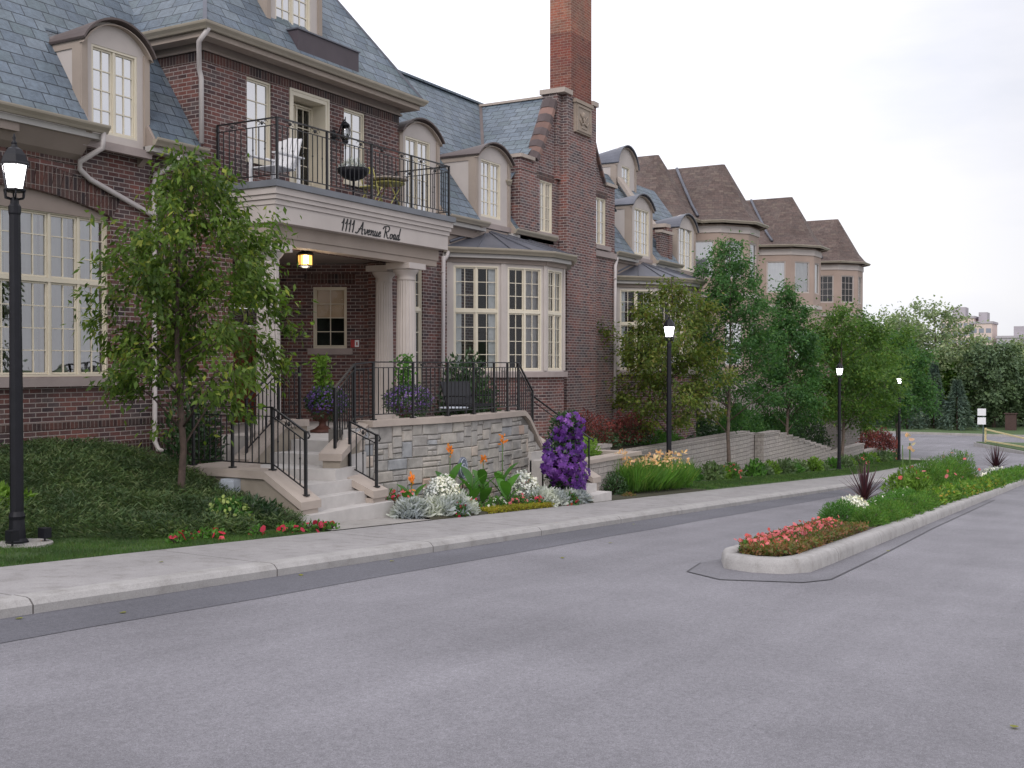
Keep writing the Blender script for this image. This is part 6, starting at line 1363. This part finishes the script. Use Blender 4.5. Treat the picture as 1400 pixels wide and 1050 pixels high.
for i,(x,y,r,h) in enumerate([(19.9,4.15,.55,.3),(21.0,4.1,.6,.32),(22.1,4.1,.6,.3),(23.3,4.1,.65,.33),(24.5,4.1,.65,.34),(25.8,4.15,.7,.36)]):
    shrub(x,y,gi(x),(r,.3,h),2400,.07,.016,'leaf_grass','feathery green edging plant along the kerb on the near half of the median','edging_plant','plant',group='green edging plants on the median')
for i,(x,y,r,h) in enumerate([(24.2,4.75,.6,.4),(25.6,4.8,.6,.42),(27.0,4.8,.6,.45)]): shrub(x,y,gi(x),(r,.35,h*.75),1300,.07,.03,'leaf_mid','light green leafy plant behind the edging on the median','leafy_plant','plant',group='light green plants on the median',extra=('petal_white',14,.06,6))
for i,(x,y,r,h,lb) in enumerate([(28.6,5.0,.7,.85,'light green leafy plant at the near end of the tall cosmos'),(30.6,4.85,1.2,1.05,'first tall feathery green cosmos on the median'),(33.4,4.9,1.4,1.1,'second tall feathery cosmos on the median'),(36.4,4.9,1.5,1.25,'last and highest feathery cosmos on the median')]):
    shrub(x,y,gi(x),(r,.6,h*.9),5200 if i else 1500,.13 if i else .14,.018 if i else .05,'leaf_grass' if i else 'leaf_lime',lb,'cosmos_plant','plant',extra=('petal_pink',10,.1,6))
T=thing('canna_plant','salmon-orange canna bloom rising from the cosmos on the median','flowers',(29.6,5.15,gi(29.6))); m=MB(); m.tube([(29.6,5.15,gi(29.6)),(29.6,5.15,gi(29.6)+1.4)],.02,6); m.build('stem','stem_green',T); q=12; leafmesh('blossoms',np.array((29.6,5.15,gi(29.6)+1.42))+rs.normal(size=(q,3))*[.05,.05,.09],rdir(rs,q),rdir(rs,q),.13,.09,'petal_peach',T,8)
for i in range(12):
    x=27.0+i*1.15; shrub(x,4.18,gi(x),(.6,.28,.36),520,.12,.05,'leaf_grass' if i%2 else 'leaf_lime','yellow-green flowering edging along the kerb below the cosmos','edging_plant','flowers',group='yellow flowering edging on the median',extra=('petal_yellow',45,.06,6))
for i in range(6):
    x=40.9+i*1.9; shrub(x,4.35,gi(x),(1.0,.4,.42),800,.14,.04,'leaf_grass','green edging plant at the far end of the median','edging_plant','plant',group='far edging plants on the median')
T=thing('weed_stalk','thin yellowish stalk standing on the median left of the cosmos','plant',(27.9,5.0,gi(27.9))); m=MB(); m.tube([(27.9,5.0,gi(27.9)),(27.88,5.02,gi(27.9)+1.35)],.012,5); m.build('stem','stem_green',T); clump(T,'foliage',(27.9,5.0,gi(27.9)),(.15,.15,.5),90,.12,.04,'leaf_lime',rs)
for i,(x,y) in enumerate([(7.2,.65),(5.9,8.02),(9.4,8.05),(11.0,8.0),(6.6,7.6),(12.9,6.6),(18.2,7.9),(8.4,9.1),(17.2,3.3),(15.0,6.9)]):
    T=thing('fallen_leaf','small dry fallen leaf lying on the pavement','leaf',(x,y,gz(x)),'dry leaves fallen on the road and sidewalk'); z=gz(x)+(.012 if y>8.2 else -.125); leafmesh('blade',[(x,y,z)],[(math.cos(i*2),math.sin(i*2),.1)],[(0,0,1)],.07,.05,'petal_yellow',T,8)
# ------------------------------------------------------------------ far street furniture
x,y=88.0,10.15; z=gz(88)
T=thing('sign_post','thin post with two small white square signs beyond the yellow rails','sign',(x,y,z)); m=MB(); m.tube([(x,y,z),(x,y,z+2.5)],.045,6); m.build('post','post_green',T)
for zz in (z+1.65,z+2.3): m=MB(); m.obox(F_((x-.2,y+.4),(x+.05,y-.38)),.02,.6,.03,.06,zz-.26,zz+.26); m.build('sign_panel','sign_white',T)
YR=thing('yellow_barrier','low pale yellow rail barrier with one slanting rail on the far traffic island','barrier',(84,8,gz(84)))
A=Vector((85.5,9.7,gz(85.5)+.1)); Bq=Vector((77.5,5.2,gz(77.5)+.1))
m=MB(); m.bar(A+UP*1.05,Bq+UP*.55,.09); m.build('slanting_rail','rail_yellow',YR); m=MB(); m.bar(A+UP*.25,Bq+UP*.1,.09); m.build('low_rail','rail_yellow',YR)
for p,h in ((A,1.15),(Bq,.8)): m=MB(); m.bar(p-UP*.1,p+UP*h,.12); m.build('post','rail_yellow',YR)
m=MB(); m.poly([(86.2,10.4),(76.5,5.4),(74.5,2.5),(78,1.0),(87.5,1.0)][::-1],-4.6,-3.9+0); structure(m.build('traffic_island','far_grass'))
m=MB(); m.poly([(86.4,10.6),(76.3,5.5),(74.2,2.4),(77.9,.8),(87.7,.8)][::-1],-4.6,-3.96); structure(m.build('traffic_island_kerb','kerb_concrete'))
T=thing('utility_cabinet','dull red-brown cabinet beyond the cross street, right of the white signs','cabinet',(108,9.7,gz(108))); m=MB(); m.box(107.6,108.2,9.7,10.6,gz(108),gz(108)+1.5); m.build('housing','box_brown',T); m=MB(); m.box(107.5,108.3,9.6,10.7,gz(108)+1.5,gz(108)+1.56); m.build('roof','box_brown',T)
# fire-escape like lattice at the end of the last turret
T=thing('metal_trellis','thin pale metal ladder frame on the end of the last turret','frame',(75.2,18.6,4)); m=MB()
for q in (0,.9): m.bar((75.1+q,17.4,2),(75.1+q,17.4,7.4),.05)
for k in range(10): m.bar((75.1,17.4,2.3+k*.55),(76.0,17.4,2.3+k*.55),.04)
m.build('frame','box_grey',T)
# apartment blocks on the skyline
def apart(x,y,w,d,h,mat,lb,rows,cols,pent=True,rz=0):
    z=-6; T=thing('apartment_tower',lb,'apartment block',(x,y,z)); m=MB(); m.box(x-d/2,x+d/2,y-w/2,y+w/2,z,h); m.build('wall',mat,T)
    m=MB(); m.box(x-d/2-.3,x+d/2+.3,y-w/2-.3,y+w/2+.3,h,h+.8); 
    if pent: m.box(x-d/4,x+d/4,y-w/5,y+w/5,h+.8,h+4.2)
    m.build('roof','apart_grey',T)
    wm=None
    for r in range(rows):
        for c in range(cols):
            yy=y-w/2+w*(c+.5)/cols; zz=h-2.4-r*3.0
            if wm is None: k=MB(); k.box(x-d/2-.05,x-d/2-.01,yy-w/cols*.36,yy+w/cols*.36,zz-.9,zz+.7); wm=k.build('window','apart_glass',T); y0_,z0_=yy,zz
            else: o=wm.copy(); C.objects.link(o); o.location=(0,yy-y0_,zz-z0_)
    return T
apart(430,57.5,11,16,18.5,'apart_pink','pink apartment block on the skyline above the pale far trees',5,6)
apart(430,49.5,7,16,16.5,'apart_pink','narrow pale apartment tower with a stepped top, middle of the skyline',5,3)
apart(430,36,17,16,11.3,'apart_grey','low grey-pink apartment block at the right end of the skyline',3,8)
apart(430,24,5,12,12.3,'apart_pink','pale block at the right edge of the photograph',2,2,False)
# ------------------------------------------------------------------ sky, sun, camera
W=bpy.data.worlds.new('World'); bpy.context.scene.world=W; W.use_nodes=True; nt=W.node_tree; bg=nt.nodes['Background']
SUN_EL=math.radians(38); SUN_AZ=math.radians(200)   # direction the light comes from, in plan (from +X)
sky=N(nt,'ShaderNodeTexSky',sky_type='NISHITA'); sky.sun_disc=False; sky.sun_elevation=SUN_EL; sky.sun_rotation=PI/2-SUN_AZ
tc=N(nt,'ShaderNodeTexCoord'); vec=tc.outputs['Generated']
mp=N(nt,'ShaderNodeMapping'); mp.inputs['Scale'].default_value=(1,1,3.2); nt.links.new(vec,mp.inputs['Vector'])
n1=noise(nt,mp.outputs[0],2.3,6,.55)
cl=ramp(nt,n1,[(.34,(.83,.845,.9)),(.5,(.94,.935,.965)),(.62,(1.0,.985,.995))])
dt=N(nt,'ShaderNodeVectorMath',operation='DOT_PRODUCT'); nt.links.new(vec,dt.inputs[0]); dt.inputs[1].default_value=(.5,-.86,-.12)
gr=ramp(nt,dt.outputs['Value'],[(0.0,(1.3,1.3,1.35)),(.16,(1.05,1.05,1.09)),(.42,(.78,.78,.8)),(1.0,(.88,.88,.92))])
c=mul(nt,cl,gr)
sm=N(nt,'ShaderNodeVectorMath',operation='SCALE'); nt.links.new(c,sm.inputs[0]); sm.inputs['Scale'].default_value=9.6
mx=N(nt,'ShaderNodeMixRGB'); mx.inputs[0].default_value=.93; nt.links.new(sky.outputs[0],mx.inputs[1]); nt.links.new(sm.outputs[0],mx.inputs[2])
nt.links.new(mx.outputs[0],bg.inputs['Color']); bg.inputs['Strength'].default_value=.1
S=bpy.data.lights.new('sun','SUN'); S.energy=.9; S.angle=math.radians(25); S.color=(1,.93,.88); so=bpy.data.objects.new('sun',S); C.objects.link(so)
d=Vector((math.cos(SUN_AZ)*math.cos(SUN_EL),math.sin(SUN_AZ)*math.cos(SUN_EL),math.sin(SUN_EL))); so.rotation_euler=d.to_track_quat('Z','Y').to_euler(); so.location=(0,0,30)
cam=bpy.data.cameras.new('camera'); co=bpy.data.objects.new('camera',cam); C.objects.link(co); cam.lens=36*1510/1400; cam.sensor_width=36; cam.clip_end=3000; cam.clip_start=.1
a=math.radians(29.7); p=-math.atan(25/1510); vd=Vector((math.cos(a)*math.cos(p),math.sin(a)*math.cos(p),math.sin(p))); co.location=(0,0,1.6); co.rotation_euler=vd.to_track_quat('-Z','Y').to_euler()
sc=bpy.context.scene; sc.camera=co; sc.view_settings.view_transform='Standard'; sc.view_settings.look='None'; sc.view_settings.exposure=.36; sc.view_settings.gamma=1
sc.cycles.max_bounces=6; sc.cycles.transparent_max_bounces=12
for o in bpy.data.objects:
    if '_org' in o: del o['_org']
